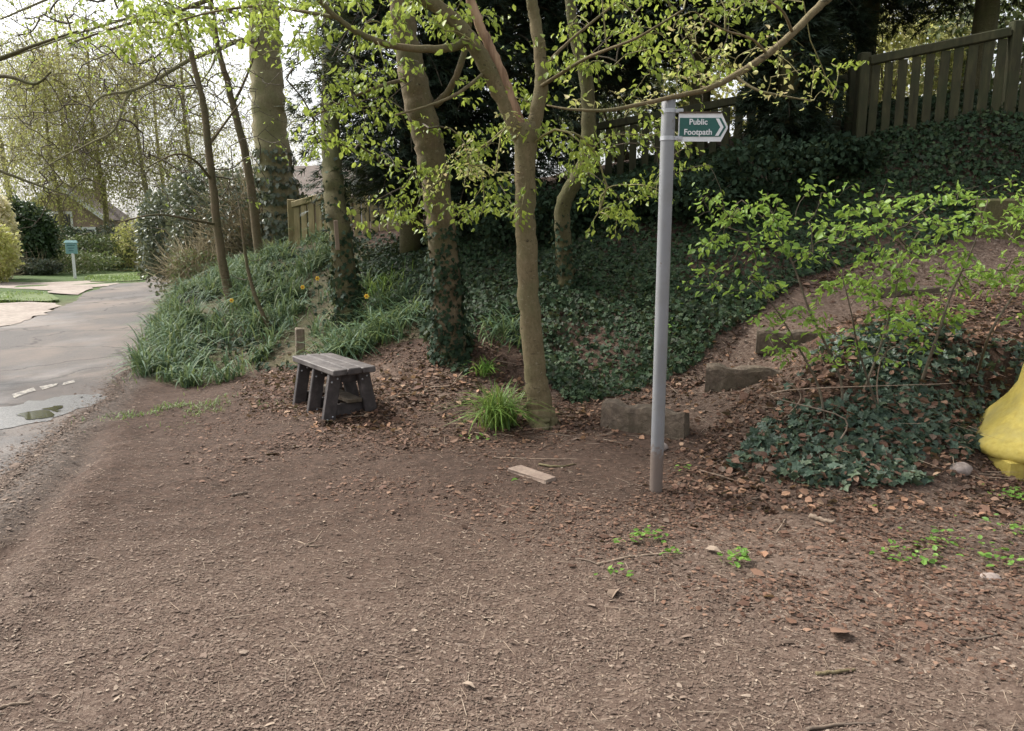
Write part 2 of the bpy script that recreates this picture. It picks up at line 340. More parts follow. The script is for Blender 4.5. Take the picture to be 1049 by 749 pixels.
M['twig_tan'] = leafm('tan_twig', [(.16, .13, .08), (.28, .23, .13), (.34, .29, .17), (.24, .20, .14)], .85, 0)
M['lime'] = leafm('fresh_lime_leaf', [(.14, .21, .020), (.21, .29, .032), (.28, .355, .05), (.18, .255, .028)], .45, .45)
M['bud'] = leafm('opening_bud', [(.42, .46, .14), (.5, .46, .2), (.34, .42, .08), (.52, .40, .24)], .55, .35)
M['shrubleaf'] = leafm('shrub_leaf', [(.12, .23, .028), (.19, .32, .045), (.25, .39, .06), (.16, .28, .035)], .45, .45)
M['ivy'] = leafm('ivy_leaf', [(.010, .025, .011), (.019, .045, .018), (.034, .068, .027), (.013, .031, .013), (.060, .09, .038), (.023, .04, .024), (.04, .043, .024)], .62, .12, .22)
M['ivy_mound'] = leafm('grey_green_ivy_leaf', [(.018, .036, .022), (.036, .066, .042), (.06, .098, .066), (.028, .05, .03), (.09, .125, .07), (.04, .065, .045)], .5, .12, .35)
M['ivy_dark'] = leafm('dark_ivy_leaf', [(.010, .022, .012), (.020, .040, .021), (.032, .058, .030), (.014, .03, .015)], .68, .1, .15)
M['conifer'] = leafm('conifer_spray', [(.010, .020, .011), (.017, .032, .017), (.026, .045, .024)], .6, .1, .3)
M['holly'] = leafm('holly_leaf', [(.05, .07, .04), (.09, .115, .075), (.13, .155, .11), (.045, .06, .03)], .4, .15)
M['daff'] = leafm('daffodil_blade', [(.04, .088, .045), (.062, .122, .063), (.11, .18, .10), (.055, .108, .045), (.10, .165, .05), (.16, .19, .10)], .58, .25, .3)
M['grass'] = leafm('grass_blade', [(.06, .13, .02), (.10, .19, .03), (.16, .25, .05), (.08, .14, .025)], .5, .3)
M['weed'] = leafm('weed_leaf', [(.08, .18, .025), (.13, .26, .04), (.19, .32, .06)], .5, .35)
M['yellowleaf'] = leafm('spring_yellow_leaf', [(.36, .38, .10), (.46, .46, .15), (.42, .39, .18), (.32, .35, .10)], .55, .4)
M['cream'] = leafm('cream_blossom', [(.62, .58, .36), (.7, .62, .45), (.5, .5, .2)], .6, .3)
M['evergreen'] = leafm('evergreen_leaf', [(.018, .04, .014), (.03, .06, .02), (.045, .085, .03)], .5, .1)
M['hedge'] = leafm('hedge_leaf', [(.05, .09, .025), (.09, .14, .04), (.14, .18, .07), (.16, .17, .10)], .55, .2)
M['litter'] = leafm('leaf_and_chip_litter', [(.048, .033, .024), (.115, .080, .060), (.078, .053, .040), (.170, .124, .096), (.097, .067, .051), (.133, .095, .073), (.22, .165, .127), (.066, .045, .034), (.28, .22, .17)], .85, 0, .2)
M['redlitter'] = leafm('russet_leaf_litter', [(.042, .023, .015), (.115, .060, .040), (.075, .039, .025), (.17, .095, .062), (.10, .056, .04), (.25, .155, .105), (.06, .036, .026), (.14, .10, .075)], .75, .1, .25)
M['palechip'] = leafm('pale_chip', [(.26, .20, .145), (.20, .15, .11), (.33, .26, .20), (.17, .13, .098)], .85, 0, .2)
M['deadleaf'] = leafm('dead_leaf', [(.30, .165, .10), (.36, .21, .13), (.22, .12, .075), (.40, .27, .18)], .7, .15, .25)
M['strawtwig'] = leafm('straw_twig', [(.20, .15, .11), (.30, .23, .17), (.14, .10, .075), (.36, .29, .22)], .85, 0, .2)
M['stick'] = surf('dry_stick', [(.3, (.13, .095, .065)), (.7, (.32, .24, .175))], 30, rough=.9, bs=.3, bd=.003)
M['stickdark'] = surf('damp_stick', [(.3, (.06, .045, .035)), (.7, (.17, .125, .09))], 30, rough=.9, bs=.3, bd=.003)
M['benchwood'] = surf('dark_bench_wood', [(.3, (.024, .019, .018)), (.55, (.05, .041, .039)), (.75, (.10, .083, .079))], 12, (1, 1, 1), .7, .4, .005)
M['benchtop'] = surf('worn_bench_top', [(.3, (.038, .031, .029)), (.55, (.075, .063, .059)), (.75, (.14, .12, .113))], 16, (1, 1, 1), .7, .4, .005, dirt=(.13, .115, .105), dscale=4)
M['oldwood'] = surf('weathered_wood', [(.3, (.11, .085, .06)), (.6, (.23, .18, .13)), (.8, (.33, .27, .2))], 14, (1, 1, .3), .9, .5, .006, dirt=(.1, .11, .05), dscale=3)
M['sleeper'] = surf('mossy_sleeper', [(.28, (.045, .033, .023)), (.55, (.13, .098, .070)), (.78, (.23, .18, .13))], 15, (1, 1, 1), .92, 1, .02, dirt=(.062, .05, .028), dscale=5)
M['fencewood'] = surf('shade_toned_green_fence_wood', [(.3, (.022, .021, .009)), (.55, (.048, .045, .019)), (.8, (.09, .083, .038))], 16, (1, 1, .2), .9, .5, .006, dirt=(.03, .037, .013), dscale=4)  # green wood, its colour darkened further for the shade of overhanging trees
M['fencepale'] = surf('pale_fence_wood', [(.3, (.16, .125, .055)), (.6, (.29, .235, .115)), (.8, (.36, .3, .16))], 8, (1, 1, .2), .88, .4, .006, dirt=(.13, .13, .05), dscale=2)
M['post'] = surf('grey_post_paint', [(.3, (.185, .192, .203)), (.7, (.245, .252, .263))], 6, (1, 1, .3), .5, .15, .003, dirt=(.19, .19, .185), dscale=7)
def _foot():
    m = M['post']; n = m.node_tree; b = n.nodes['Principled BSDF']; l = b.inputs['Base Color'].links[0]; src = l.from_socket
    tc = n.nodes.new('ShaderNodeTexCoord'); sx = n.nodes.new('ShaderNodeSeparateXYZ'); n.links.new(tc.outputs['Object'], sx.inputs[0]); nz = noise(n, coords(n), 30, 6, .75)
    ad = n.nodes.new('ShaderNodeMath'); ad.operation = 'MULTIPLY_ADD'; n.links.new(nz, ad.inputs[0]); ad.inputs[1].default_value = -.42; n.links.new(sx.outputs[2], ad.inputs[2])
    c = mixc(n, src, (.15, .11, .085), ramp(n, [(.0, (.85, .85, .85)), (.06, (0, 0, 0))], ad.outputs[0]))
    c = mixc(n, c, (.12, .075, .05), ramp(n, [(.66, (0, 0, 0)), (.72, (.7, .7, .7))], noise(n, coords(n, (1, 1, .5)), 24, 4, .7)))
    n.links.new(c, b.inputs['Base Color'])
_foot()
M['galv'] = surf('galvanised_band', [(.3, (.33, .34, .36)), (.7, (.5, .51, .53))], 20, rough=.4, bs=.1, bd=.002, metal=.4)
M['signwhite'] = surf('sign_white', [(.3, (.62, .64, .66)), (.7, (.8, .81, .82))], 10, rough=.45, bs=0)
M['signgreen'] = surf('sign_green', [(.3, (.006, .075, .062)), (.7, (.010, .10, .082))], 10, rough=.4, bs=0)
M['stone'] = surf('pinkish_stone', [(.3, (.16, .125, .105)), (.7, (.34, .28, .25))], 25, rough=.85, bs=.5, bd=.006)
M['slab'] = surf('tan_slab', [(.3, (.17, .125, .095)), (.7, (.32, .245, .19))], 30, rough=.9, bs=.5, bd=.004, dirt=(.16, .11, .085), dscale=9)
M['yellow'] = surf('yellow_paint', [(.25, (.36, .27, .045)), (.5, (.46, .36, .075)), (.75, (.52, .42, .11))], 26, rough=.8, bs=.15, bd=.003, dirt=(.30, .26, .10), dscale=4.5)
M['render_wall'] = surf('house_brick', [(.3, (.22, .15, .115)), (.7, (.36, .27, .21))], 18, rough=.9)
M['rooftile'] = surf('brown_roof_tile', [(.3, (.05, .036, .028)), (.7, (.115, .082, .064))], 10, (1, 1, 5), .85, .5, .03)
M['whitepaint'] = surf('white_joinery', [(.3, (.65, .65, .65)), (.7, (.8, .8, .8))], 4, rough=.5, bs=0)
M['glass'] = surf('window_glass', [(.3, (.02, .025, .03)), (.7, (.05, .06, .065))], 2, rough=.08, bs=0)
M['teal'] = surf('teal_board', [(.3, (.14, .30, .30)), (.7, (.22, .40, .40))], 9, rough=.5, bs=0)
M['tealdark'] = surf('teal_dark_print', [(.3, (.03, .10, .11)), (.7, (.06, .15, .16))], 9, rough=.5, bs=0)
M['brick'] = surf('old_brick', [(.3, (.13, .085, .065)), (.7, (.30, .2, .15))], 14, (1, 1, 3), .9, .6, .02)
M['daffy'] = surf('daffodil_petal', [(.3, (.72, .50, .04)), (.7, (.8, .6, .08))], 9, rough=.5, bs=0)
M['daffo'] = surf('daffodil_cup', [(.3, (.75, .28, .02)), (.7, (.8, .36, .03))], 9, rough=.5, bs=0)

# ================================================================= GROUND
def graded(lo, hi, fine0, fine1, step, g=1.14, cap=25):
    c = list(np.arange(fine0, fine1, step)); s = step; x = c[-1]
    while x < hi: s = min(s*g, cap); x += s; c.append(x)
    s = step; x = c[0]; pre = []
    while x > lo: s = min(s*g, cap); x -= s; pre.append(x)
    return np.array(pre[::-1]+c)
gx = graded(-420, 420, -4.6, 4.6, .04, 1.08); gy = graded(-120, 600, 1.9, 9.5, .04, 1.08)
XX, YY = np.meshgrid(gx, gy); ZZ = H(XX, YY)
nx, ny = len(gx), len(gy)
g = MB(); ii = (np.arange(ny-1)*nx)[:, None]+np.arange(nx-1)
g.add(np.stack([XX.ravel(), YY.ravel(), ZZ.ravel()], 1), np.stack([ii, ii+1, ii+nx+1, ii+nx], -1).ravel(), np.full((nx-1)*(ny-1), 4))
gr = struct(g.build('ground', M['soil']))
gpx, gpy = proj(np.stack([XX.ravel(), YY.ravel(), ZZ.ravel()], 1)); fx, fy, fz = XX.ravel(), YY.ravel(), ZZ.ravel()
red = np.clip((fz-.10+.25*fbm(fx, fy, .8, 3, 21))/.2, 0, 1)
dpth = seg_dist(fx, fy, np.array([P(672, 470, 5.4)[:2], P(760, 395, 6.3)[:2], P(800, 350, 6.8)[:2], P(930, 300, 7.6)[:2], P(1060, 270, 7.8)[:2]]))
red *= np.clip((dpth-.35)/.3, 0, 1)
litr = np.clip(1-np.abs(fy-5.2-.5*fbm(fx, fy, 1.5, 3, 4))/1.2, 0, 1)*np.clip((fx-1.0)/1., 0, 1)*.75
mid = np.clip((fy-2.9-.25*fx*-1*-1+.9*fbm(fx, fy, 1.3, 3, 44))/1.7, 0, .9)*(fy < 9)*np.clip((fx+5)/1.5, 0, 1); red = np.maximum(np.maximum(red, litr), np.where(fz < .12, mid, 0))
green = np.clip((np.hypot(fx-2, fy-4)-14)/6, 0, 1)*.9
grav = np.clip(1-seg_dist(fx, fy, np.vstack([ROADXY]))/(.35+.3*fbm(fx, fy, .7, 2, 5)), 0, 1)*.8
grav[fy > 12] = 0
indaf = inpoly(gpx, gpy, [(132, 384), (168, 322), (186, 290), (225, 258), (300, 238), (372, 244), (445, 300), (432, 345), (352, 366), (266, 378), (190, 398)]); green = np.where(indaf, .3, green); red = np.where(indaf, red*.6, red)
ca = gr.data.color_attributes.new('zones', 'FLOAT_COLOR', 'POINT')
ca.data.foreach_set('color', np.stack([red, green, grav, np.ones_like(red)], 1).astype(np.float32).ravel())

def sheet(name, poly, mat, dz, sub=1.0, jit=.0):
    # a thin flush sheet over the ground, its outline subdivided and roughened
    p = np.asarray(poly, float); out = []
    for a, b in zip(p, np.roll(p, -1, 0)):
        k = max(1, int(np.linalg.norm(b-a)/sub))
        for t in range(k): out.append(a+(b-a)*t/k)
    out = np.array(out)
    if jit: out = out + np.stack([fbm(out[:, 0]*3, out[:, 1]*3, .5, 3, 31), fbm(out[:, 0]*3+40, out[:, 1]*3, .5, 3, 37)], 1)*jit
    m = MB(); m.faces(np.column_stack([out, np.full(len(out), dz)]), [tuple(range(len(out)))])
    o = m.build(name, mat, smooth=False)
    if o.data.polygons[0].normal.z < 0: o.data.flip_normals()
    return struct(o)
sheet('road', ROADXY, M['asphalt'], .006, .06, .10)
fl = lambda L: [flat(x, y)[:2] for x, y in L]
sheet('driveway', fl([(-240, 296), (-60, 291), (0, 289), (40, 290), (90, 288), (120, 287.5), (122, 290.5), (92, 296), (80, 302), (60, 301), (45, 297), (0, 295), (-60, 297), (-240, 306)]), M['driveway'], .014, .4, .3)
sheet('dirt_layby', fl([(-200, 318), (0, 311), (35, 310), (55, 311), (66, 314), (44, 323), (0, 336), (-200, 352)]), M['driveway'], .0125, .3, .3)
sheet('road_marking', fl([(12, 405), (27, 400), (36, 398), (38, 401), (28, 403.5), (14, 409)]), M['line'], .0105, .1, .03)
sheet('road_marking', fl([(42, 397), (58, 393.5), (60, 396), (44, 400)]), M['line'], .0105, .1, .03)
sheet('road_marking', fl([(64, 393), (76, 390), (77, 392.5), (66, 395.5)]), M['line'], .0105, .1, .03)
sheet('wet_gutter', fl([(-60, 436), (0, 418), (30, 411), (62, 407), (96, 405), (112, 407), (96, 416), (70, 424), (56, 431), (30, 437), (0, 442), (-60, 462)]), M['wetmud'], .0105, .05, .2)
for pl in ([(16, 428), (24, 425), (34, 422.5), (44, 424), (42, 429), (34, 431.5), (24, 432)], [(45, 421), (52, 418.5), (60, 417.5), (69, 419), (63, 423), (54, 424.5), (49, 425.5)]): sheet('puddle', fl(pl), M['puddle'], .0145, .03, .16)
for nm, pl in (('grass_verge', [(-120, 302), (0, 300), (20, 300), (45, 302), (62, 308), (50, 310), (0, 309), (-120, 312)]), ('grass_verge', [(86, 287), (95, 282.5), (120, 281), (152, 280), (152, 285), (140, 288), (118, 289.5), (100, 289)])):
    o = sheet(nm, fl(pl), M['verge'], .03, .4, .4)

# ================================================================= TREES
def limb(pts, rad, mb, sides=12, per=7, rough=.025):
    c = spline(pts, per); r = np.interp(np.linspace(0, 1, len(c)), np.linspace(0, 1, len(rad)), rad)
    c[1:-1] += rng.normal(0, .06, (len(c)-2, 3))*r[1:-1, None]
    mb.tube(c, r, sides, rough); return c
def grow(sk, targets, rt=.0022, expo=.45, seg=4, sag=.12, wob=.06, maxr=.03, up=0.):
    """branches from the nearest point of what has grown so far to each target; returns [(points, radii)], end directions"""
    sk = np.asarray(sk, float); T = np.asarray(targets, float)
    d = np.min(np.linalg.norm(T[:, None]-sk[None, ::3], axis=2), 1); T = T[np.argsort(d)]
    cap = len(sk)+len(T)*seg+5; N = np.empty((cap, 3)); N[:len(sk)] = sk; par = np.full(cap, -1); n = len(sk); n0 = n; chains = []; ends = []
    for t in T:
        dd = np.linalg.norm(N[:n]-t, axis=1) + .5*np.maximum(0, N[:n, 2]-t[2])*up
        i = int(np.argmin(dd)); a = N[i]; L = np.linalg.norm(t-a)
        if L < .02: continue
        off = rng.normal(0, wob, 3)*L; off[2] += sag*L; ids = [i]; last = i
        for k in range(1, seg+1):
            s = k/seg; N[n] = a+(t-a)*s+off*4*s*(1-s)+rng.normal(0, .015, 3)*L*(k < seg); par[n] = last; last = n; ids.append(n); n += 1
        chains.append(ids); ends.append(unit(N[n-1]-N[n-2]))
    cnt = np.zeros(n); 
    for ids in chains: cnt[ids[-1]] += 1
    for k in range(n-1, n0-1, -1):
        if par[k] >= 0: cnt[par[k]] += cnt[k]
    out = []
    for ids in chains:
        p = N[ids].copy(); r = np.minimum(rt*np.maximum(cnt[ids], 1)**expo, maxr)
        r[0] = min(r[0], r[1]*1.15); out.append((p, r))
    return out, np.array(ends)
def leafy(mb, chains, ends, n=12, L=.3, size=.06, droop=.7, spread=.06, tmpl=LEAF, jit=.025):
    pos = []; X = []; Z = []
    for (p, r), e in zip(chains, ends):
        e = unit(e*[1, 1, .45])
        k = max(2, int(n*rng.uniform(.6, 1.4))); s = rng.uniform(0, 1, k)
        side = unit(np.cross(e, [0, 0, 1.])+rng.normal(0, .1, 3)); sg = np.where(np.arange(k) % 2 == 0, 1, -1)
        end = p[-1]; q = end - e*(s*L)[:, None] + side*(sg*rng.uniform(.2, 1, k)*spread)[:, None] + rng.normal(0, jit, (k, 3))
        x = side*(sg*.8)[:, None] + e*.5 + np.array([0, 0, -droop]) + rng.normal(0, .3, (k, 3))
        pos.append(q); X.append(x); Z.append(np.array([0, 0, .8])+rng.normal(0, .45, (k, 3)) + side*(sg*.3)[:, None])
    pos = np.concatenate(pos); X = np.concatenate(X); Z = np.concatenate(Z); sz = size*rng.uniform(.45, 1.3, len(pos)); gsel = rng.integers(0, 3, len(pos))
    for k, (zc, wy) in enumerate(((1, 1.), (3., .8), (-2.2, .9))): i = gsel == k; mb.scatter(np.array(tmpl[0])*[1, wy, zc], tmpl[1], pos[i], X[i], Z[i], sz[i])
def region(px0, px1, py0, py1, y0, y1, n):
    return [P(rng.uniform(px0, px1), rng.uniform(py0, py1), rng.uniform(y0, y1)) for _ in range(n)]
def ivy_on(mb, c, r, n, z0, z1, size=.055, swell=.06):
    k = np.where((c[:, 2] >= z0) & (c[:, 2] <= z1))[0]; i = k[rng.integers(0, len(k), n)]; a = rng.uniform(0, 2*math.pi, n)
    out = np.stack([np.cos(a), np.sin(a), np.zeros(n)], 1); fade = np.clip((z1-c[i, 2])/(z1-z0), .15, 1)
    keep = rng.uniform(0, 1, n) < fade**.6; i, a, out, fade = i[keep], a[keep], out[keep], fade[keep]
    p = c[i]+out*(r+swell*fade*rng.uniform(0, 1, len(i)))[:, None]+rng.normal(0, .03, (len(i), 3))
    mb.scatter(*IVY, p, out*.2+np.array([0, 0, -1])+rng.normal(0, .5, (len(i), 3)), out+np.array([0, 0, .3])+rng.normal(0, .35, (len(i), 3)), size*rng.uniform(.6, 1.3, len(i)))
def branches(mb, chains, sides=5):
    for p, r in chains: mb.tube(p, r, sides, cap=False)

# --- A: slim forked tree beside the signpost
base = ground(556, 434); YA = base[1]
tA = thing('forked_tree', 'slim olive barked tree with a torn split fork, standing between bench and signpost', 'tree', base)
tm = MB(); sk = []
pA = [(558, 446), (556.5, 436), (554, 420), (549, 385), (543, 320), (539, 240), (538, 180), (540, 128)]
cA = limb([P(x, y, YA) for x, y in pA], [.17, .135, .105, .088, .083, .080, .078, .085], tm, 18, 8, .03); sk += list(cA[-6:])
c = limb([P(x, y, Y) for x, y, Y in [(541, 165, YA), (533, 140, YA), (517, 105, YA), (497, 66, YA-.05), (478, 36, YA-.1), (452, 10, YA-.15), (425, -8, YA-.2), (360, -60, YA-.3)]], [.058, .062, .062, .06, .056, .05, .044, .035], tm, 12); sk += list(c)
c3 = limb([P(x, y, Y) for x, y, Y in [(540, 165, YA), (546, 130, YA), (553, 100, YA), (554, 60, YA+.05), (548, 20, YA+.1), (542, -15, YA+.1), (530, -110, YA+.2)]], [.055, .056, .052, .047, .044, .04, .03], tm, 12); sk += list(c3)
c4 = limb([P(x, y, Y) for x, y, Y in [(480, 40, YA-.1), (462, 49, YA-.15), (430, 50, YA-.2), (398, 46, YA-.3), (368, 34, YA-.4), (345, 18, YA-.5), (325, -2, YA-.55), (300, -30, YA-.6)]], [.034, .03, .026, .023, .02, .018, .016, .013], tm, 9); sk += list(c4)
c5 = limb([P(x, y, Y) for x, y, Y in [(345, 18, YA-.5), (310, 12, YA-.4), (270, 6, YA-.3), (220, 12, YA-.2), (180, 22, YA-.1)]], [.014, .012, .010, .008, .005], tm, 7); sk += list(c5)
for L in ([(553, 75, YA), (575, 50, YA+.2), (610, 20, YA+.3), (660, -20, YA+.4)], [(500, 72, YA), (470, 95, YA-.3), (440, 108, YA-.5), (405, 118, YA-.6)], [(552, 90, YA), (600, 60, YA-.4), (650, 40, YA-.7), (700, 10, YA-.9)]):
    sk += list(limb([P(*q) for q in L], [.016, .012, .009, .006], tm, 7))
tm.build('trunk', M['bark_olive'], tA)
tl = MB(); ct = limb([P(x, y, Y) for x, y, Y in [(543, 150, YA-.03), (532, 122, YA-.03), (517, 84, YA-.02), (503, 50, YA), (489, 20, YA), (480, -8, YA), (470, -80, YA)]], [.02, .034, .036, .036, .036, .034, .028], tl, 10, 7, .07); sk += list(ct[-10:])
tag(tl.build('torn_limb', M['bark_torn'], tA), 'orange brown torn limb with stripped bark')
T = region(440, 560, 5, 235, 5.6, 6.6, 34)+region(555, 720, 0, 200, 5.5, 7.2, 34)+region(590, 720, 150, 245, 6.0, 7.2, 14)+region(300, 480, -10, 60, 5.4, 6.2, 26)+region(120, 300, -5, 62, 5.4, 6.6, 40)+region(300, 800, -60, 5, 5.2, 6.5, 50)+region(640, 860, -5, 100, 5.5, 7.5, 26)
ch, en = grow(sk, T, .0022, .42, 4, .10, .07, .02); bm_ = MB(); branches(bm_, ch); bm_.build('branches', M['twig_olive'], tA)
lm = MB(); leafy(lm, ch, en, 19, .42, .054, .75, .05); lm.build('crown', M['lime'], tA)
T2 = region(455, 545, 112, 185, 5.5, 5.9, 15)+region(435, 480, 170, 205, 5.5, 5.8, 4)
ch, en = grow(list(cA[-4:]), T2, .002, .42, 4, .1, .06, .012); b2 = MB(); branches(b2, ch, 4); b2.build('side_shoots', M['twig_olive'], tA)
lb = MB(); leafy(lb, ch, en, 11, .24, .04, .5, .04); tag(lb.build('leaves', M['bud'], tA), 'pale yellow and pink opening buds')

# --- branch reaching in from a tree beyond the right edge
tr = thing('overhanging_tree', 'tree outside the view whose olive branch reaches in over the top of the signpost', 'tree', (5.2, 4.9, hz(5.2, 4.9)-.05))
o_ = MB(); sk = []
limb([(5.2, 4.9, -.1+hz(5.2, 4.9)), (5.2, 4.95, 2), (5.1, 5, 4), (5.2, 5, 7)], [.2, .16, .14, .1], o_, 14)
cr = limb([(5.1, 5, 4.2), (4.4, 4.9, 4.1), P(940, -60, 4.8), P(870, -18, 4.75), P(838, 8, 4.7), P(812, 34, 4.65), P(786, 56, 4.6), P(752, 78, 4.5), P(722, 92, 4.42), P(690, 99, 4.38), P(655, 107, 4.35), P(620, 113, 4.35), P(585, 112, 4.4), P(560, 108, 4.45)], [.06, .045, .032, .026, .023, .021, .0195, .0175, .015, .013, .011, .009, .007, .004], o_, 9, 6, .04); sk += list(cr[14:])
for L in ([(786, 56, 4.6), (770, 40, 4.5), (740, 30, 4.4), (712, 12, 4.3)], [(752, 78, 4.5), (775, 92, 4.4), (800, 98, 4.35), (830, 103, 4.3)], [(812, 34, 4.65), (800, 10, 4.5), (770, -10, 4.4)]):
    sk += list(limb([P(*q) for q in L], [.01, .007, .005, .003][:len(L)], o_, 6))
o_.build('trunk', M['bark_olive'], tr)
T = region(590, 690, 82, 122, 4.3, 4.7, 12)+region(690, 800, 20, 100, 4.2, 4.8, 30)+region(760, 850, 60, 108, 4.2, 4.8, 12)
ch, en = grow(sk, T, .0016, .42, 4, .05, .07, .012); b2 = MB(); branches(b2, ch, 4); b2.build('branches', M['twig_olive'], tr)
lb = MB(); leafy(lb, ch, en, 6, .16, .035, .35, .025); lb.build('leaves', M['bud'], tr)

# --- B: ivied tree behind
gb = ground(458, 366); YB = gb[1]
tB = thing('ivied_tree', 'brown leaning tree with thick ivy round its foot, left of the dark conifers', 'tree', gb)
tm = MB(); cB = limb([P(x, y, YB) for x, y in [(461, 380), (459, 330), (456, 272), (451, 220), (443, 168), (434, 125), (424, 84), (415, 36), (408, -30), (400, -120)]], [.18, .148, .134, .13, .131, .134, .124, .113, .106, .095], tm, 18, 8, .02); sk = list(cB[-34:])
for L, r in (([(446, 108, YB), (460, 92, YB-.1), (472, 66, YB-.2), (480, 30, YB-.25), (484, -20, YB-.3)], [.035, .03, .028, .026, .02]),
             ([(410, -20, YB), (350, -50, YB-.3), (280, -30, YB-.5), (200, 5, YB-.6), (120, 28, YB-.7), (70, 45, YB-.7)], [.05, .036, .026, .018, .01, .006]),
             ([(420, 80, YB), (385, 90, YB-.5), (350, 105, YB-.7), (320, 120, YB-.8)], [.02, .014, .01, .006])):
    sk += list(limb([P(*q) for q in L], r, tm, 9))
tm.build('trunk', M['bark_brown'], tB)
T = region(315, 440, 60, 170, 6.0, 7.0, 44)+region(370, 440, 170, 240, 6.3, 7.0, 20)+region(470, 560, 100, 240, 6.8, 7.6, 22)+region(60, 330, -5, 62, 6.0, 7.2, 30)+region(300, 520, -50, 40, 6.0, 7.3, 34)
ch, en = grow(sk, T, .0024, .42, 4, .1, .07, .02); b2 = MB(); branches(b2, ch); b2.build('branches', M['twig_dark'], tB)
lm = MB(); leafy(lm, ch, en, 19, .42, .056, .75, .05); lm.build('crown', M['lime'], tB)
im = MB(); ivy_on(im, cB, .12, 4600, gb[2]-.1, gb[2]+1.25, .043, .075); im.build('ivy', M['ivy_dark'], tB)

# --- C: thin crooked tree
gc = ground(579, 298); YC = gc[1]
tC = thing('crooked_tree', 'thin crooked tree with a kinked stem rising from the ivy bank behind the forked tree', 'tree', gc)
tm = MB(); cC = limb([P(x, y, YC) for x, y in [(582, 316), (580, 296), (578, 260), (576, 214), (588, 188), (600, 165), (603, 125), (600, 80), (590, 40), (584, 0), (578, -80)]], [.15, .11, .088, .082, .082, .082, .076, .07, .06, .05, .04], tm, 12, 7, .03)
tm.build('trunk', M['bark_dark'], tC); im = MB(); ivy_on(im, cC, .085, 900, gc[2]-.1, gc[2]+.75, .042, .05); im.build('ivy', M['ivy_dark'], tC)
ch, en = grow(list(cC[-40:]), region(560, 760, -30, 235, YC-1.2, YC-.2, 46), .0026, .42, 4, .1, .08, .02); b2 = MB(); branches(b2, ch); b2.build('branches', M['twig_dark'], tC)
lm = MB(); leafy(lm, ch, en, 16, .42, .058, .75, .05); lm.build('crown', M['lime'], tC)

# --- D: mossy trunk left, ivy at its foot
gd = ground(357, 330); YD = gd[1]
tD = thing('mossy_tree', 'straight mossy dark trunk with ivy at its foot, rising behind the bench', 'tree', gd)
tm = MB(); cD = limb([P(x, y, YD+dy) for x, y, dy in [(359, 340, 0), (355, 295, 0), (349, 245, .05), (343, 205, .2), (340, 165, .5), (338, 110, 1.1), (338, 50, 1.8), (338, -40, 2.6)]], [.15, .13, .125, .12, .118, .11, .1, .08], tm, 14, 8, .025)
tm.build('trunk', M['bark_dark'], tD); im = MB(); ivy_on(im, cD, .11, 1500, gd[2]-.1, gd[2]+1.0, .055, .1); ivy_on(im, cD, .12, 260, gd[2]+.9, gd[2]+2.0, .05, .04); im.build('ivy', M['ivy_dark'], tD)
ch, en = grow(list(cD[-20:]), region(250, 400, -40, 90, YD-1, YD+1, 26), .003, .42, 4, .1, .08, .03); b2 = MB(); branches(b2, ch); b2.build('branches', M['twig_dark'], tD)

# --- E: big pale trunk at the back left
ge = np.array([*P(292, 240, 15)[:2], hz(*P(292, 240, 15)[:2])])
tE = thing('tall_tree', 'tall thick grey green trunk at the back left with long bare drooping branches', 'tree', ge)
tm = MB(); cE = limb([ge-[0, 0, .2], P(287, 200, 15), P(277, 130, 15), P(272, 70, 15), P(271, 0, 15), P(268, -120, 15)], [.42, .35, .31, .29, .27, .22], tm, 18, 8, .02); sk = list(cE[-22:])
for L, r in (([(268, 42, 15), (245, 42, 14), (222, 51, 13.4), (197, 60, 13), (162, 80, 12.6), (134, 93, 12.3), (104, 99, 12), (88, 120, 11.9), (82, 148, 11.9)], [.08, .06, .055, .05, .045, .035, .025, .018, .01]),
             ([(134, 93, 12.3), (127, 106, 12.2), (117, 133, 12.1), (94, 146, 12), (62, 162, 11.9), (40, 176, 11.8)], [.035, .03, .026, .02, .015, .01]),
             ([(222, 51, 13.4), (216, 70, 13.2), (200, 92, 13), (188, 112, 12.9)], [.03, .02, .014, .008]),
             ([(266, -10, 15), (200, -30, 13), (120, -25, 11.5), (60, -5, 11), (0, 20, 10.6)], [.07, .05, .036, .024, .014]),
             ([(266, 20, 15), (215, 8, 13.6), (160, 12, 12.6), (100, 28, 12), (40, 48, 11.6), (-20, 70, 11.2)], [.06, .04, .03, .022, .015, .01])):
    sk += list(limb([P(*q) for q in L], np.array(r)*.72, tm, 8))
tm.build('trunk', M['bark_grey'], tE)
im = MB(); ivy_on(im, cE, .34, 2600, ge[2], ge[2]+1.9, .09, .2); im.build('ivy', M['holly'], tE); ch, en = grow(sk, region(-20, 270, -20, 130, 11, 14, 240)+region(20, 250, 110, 200, 11.4, 13, 90), .0036, .42, 4, .0, .12, .03); b2 = MB(); branches(b2, ch, 4); b2.build('branches', M['twig_dark'], tE)
lm = MB(); top = [i for i in range(len(ch)) if ch[i][0][-1][2] > 4.0]; leafy(lm, [ch[i] for i in top], [en[i] for i in top], 7, .5, .06, .7, .12); lm.build('crown', M['lime'], tE)

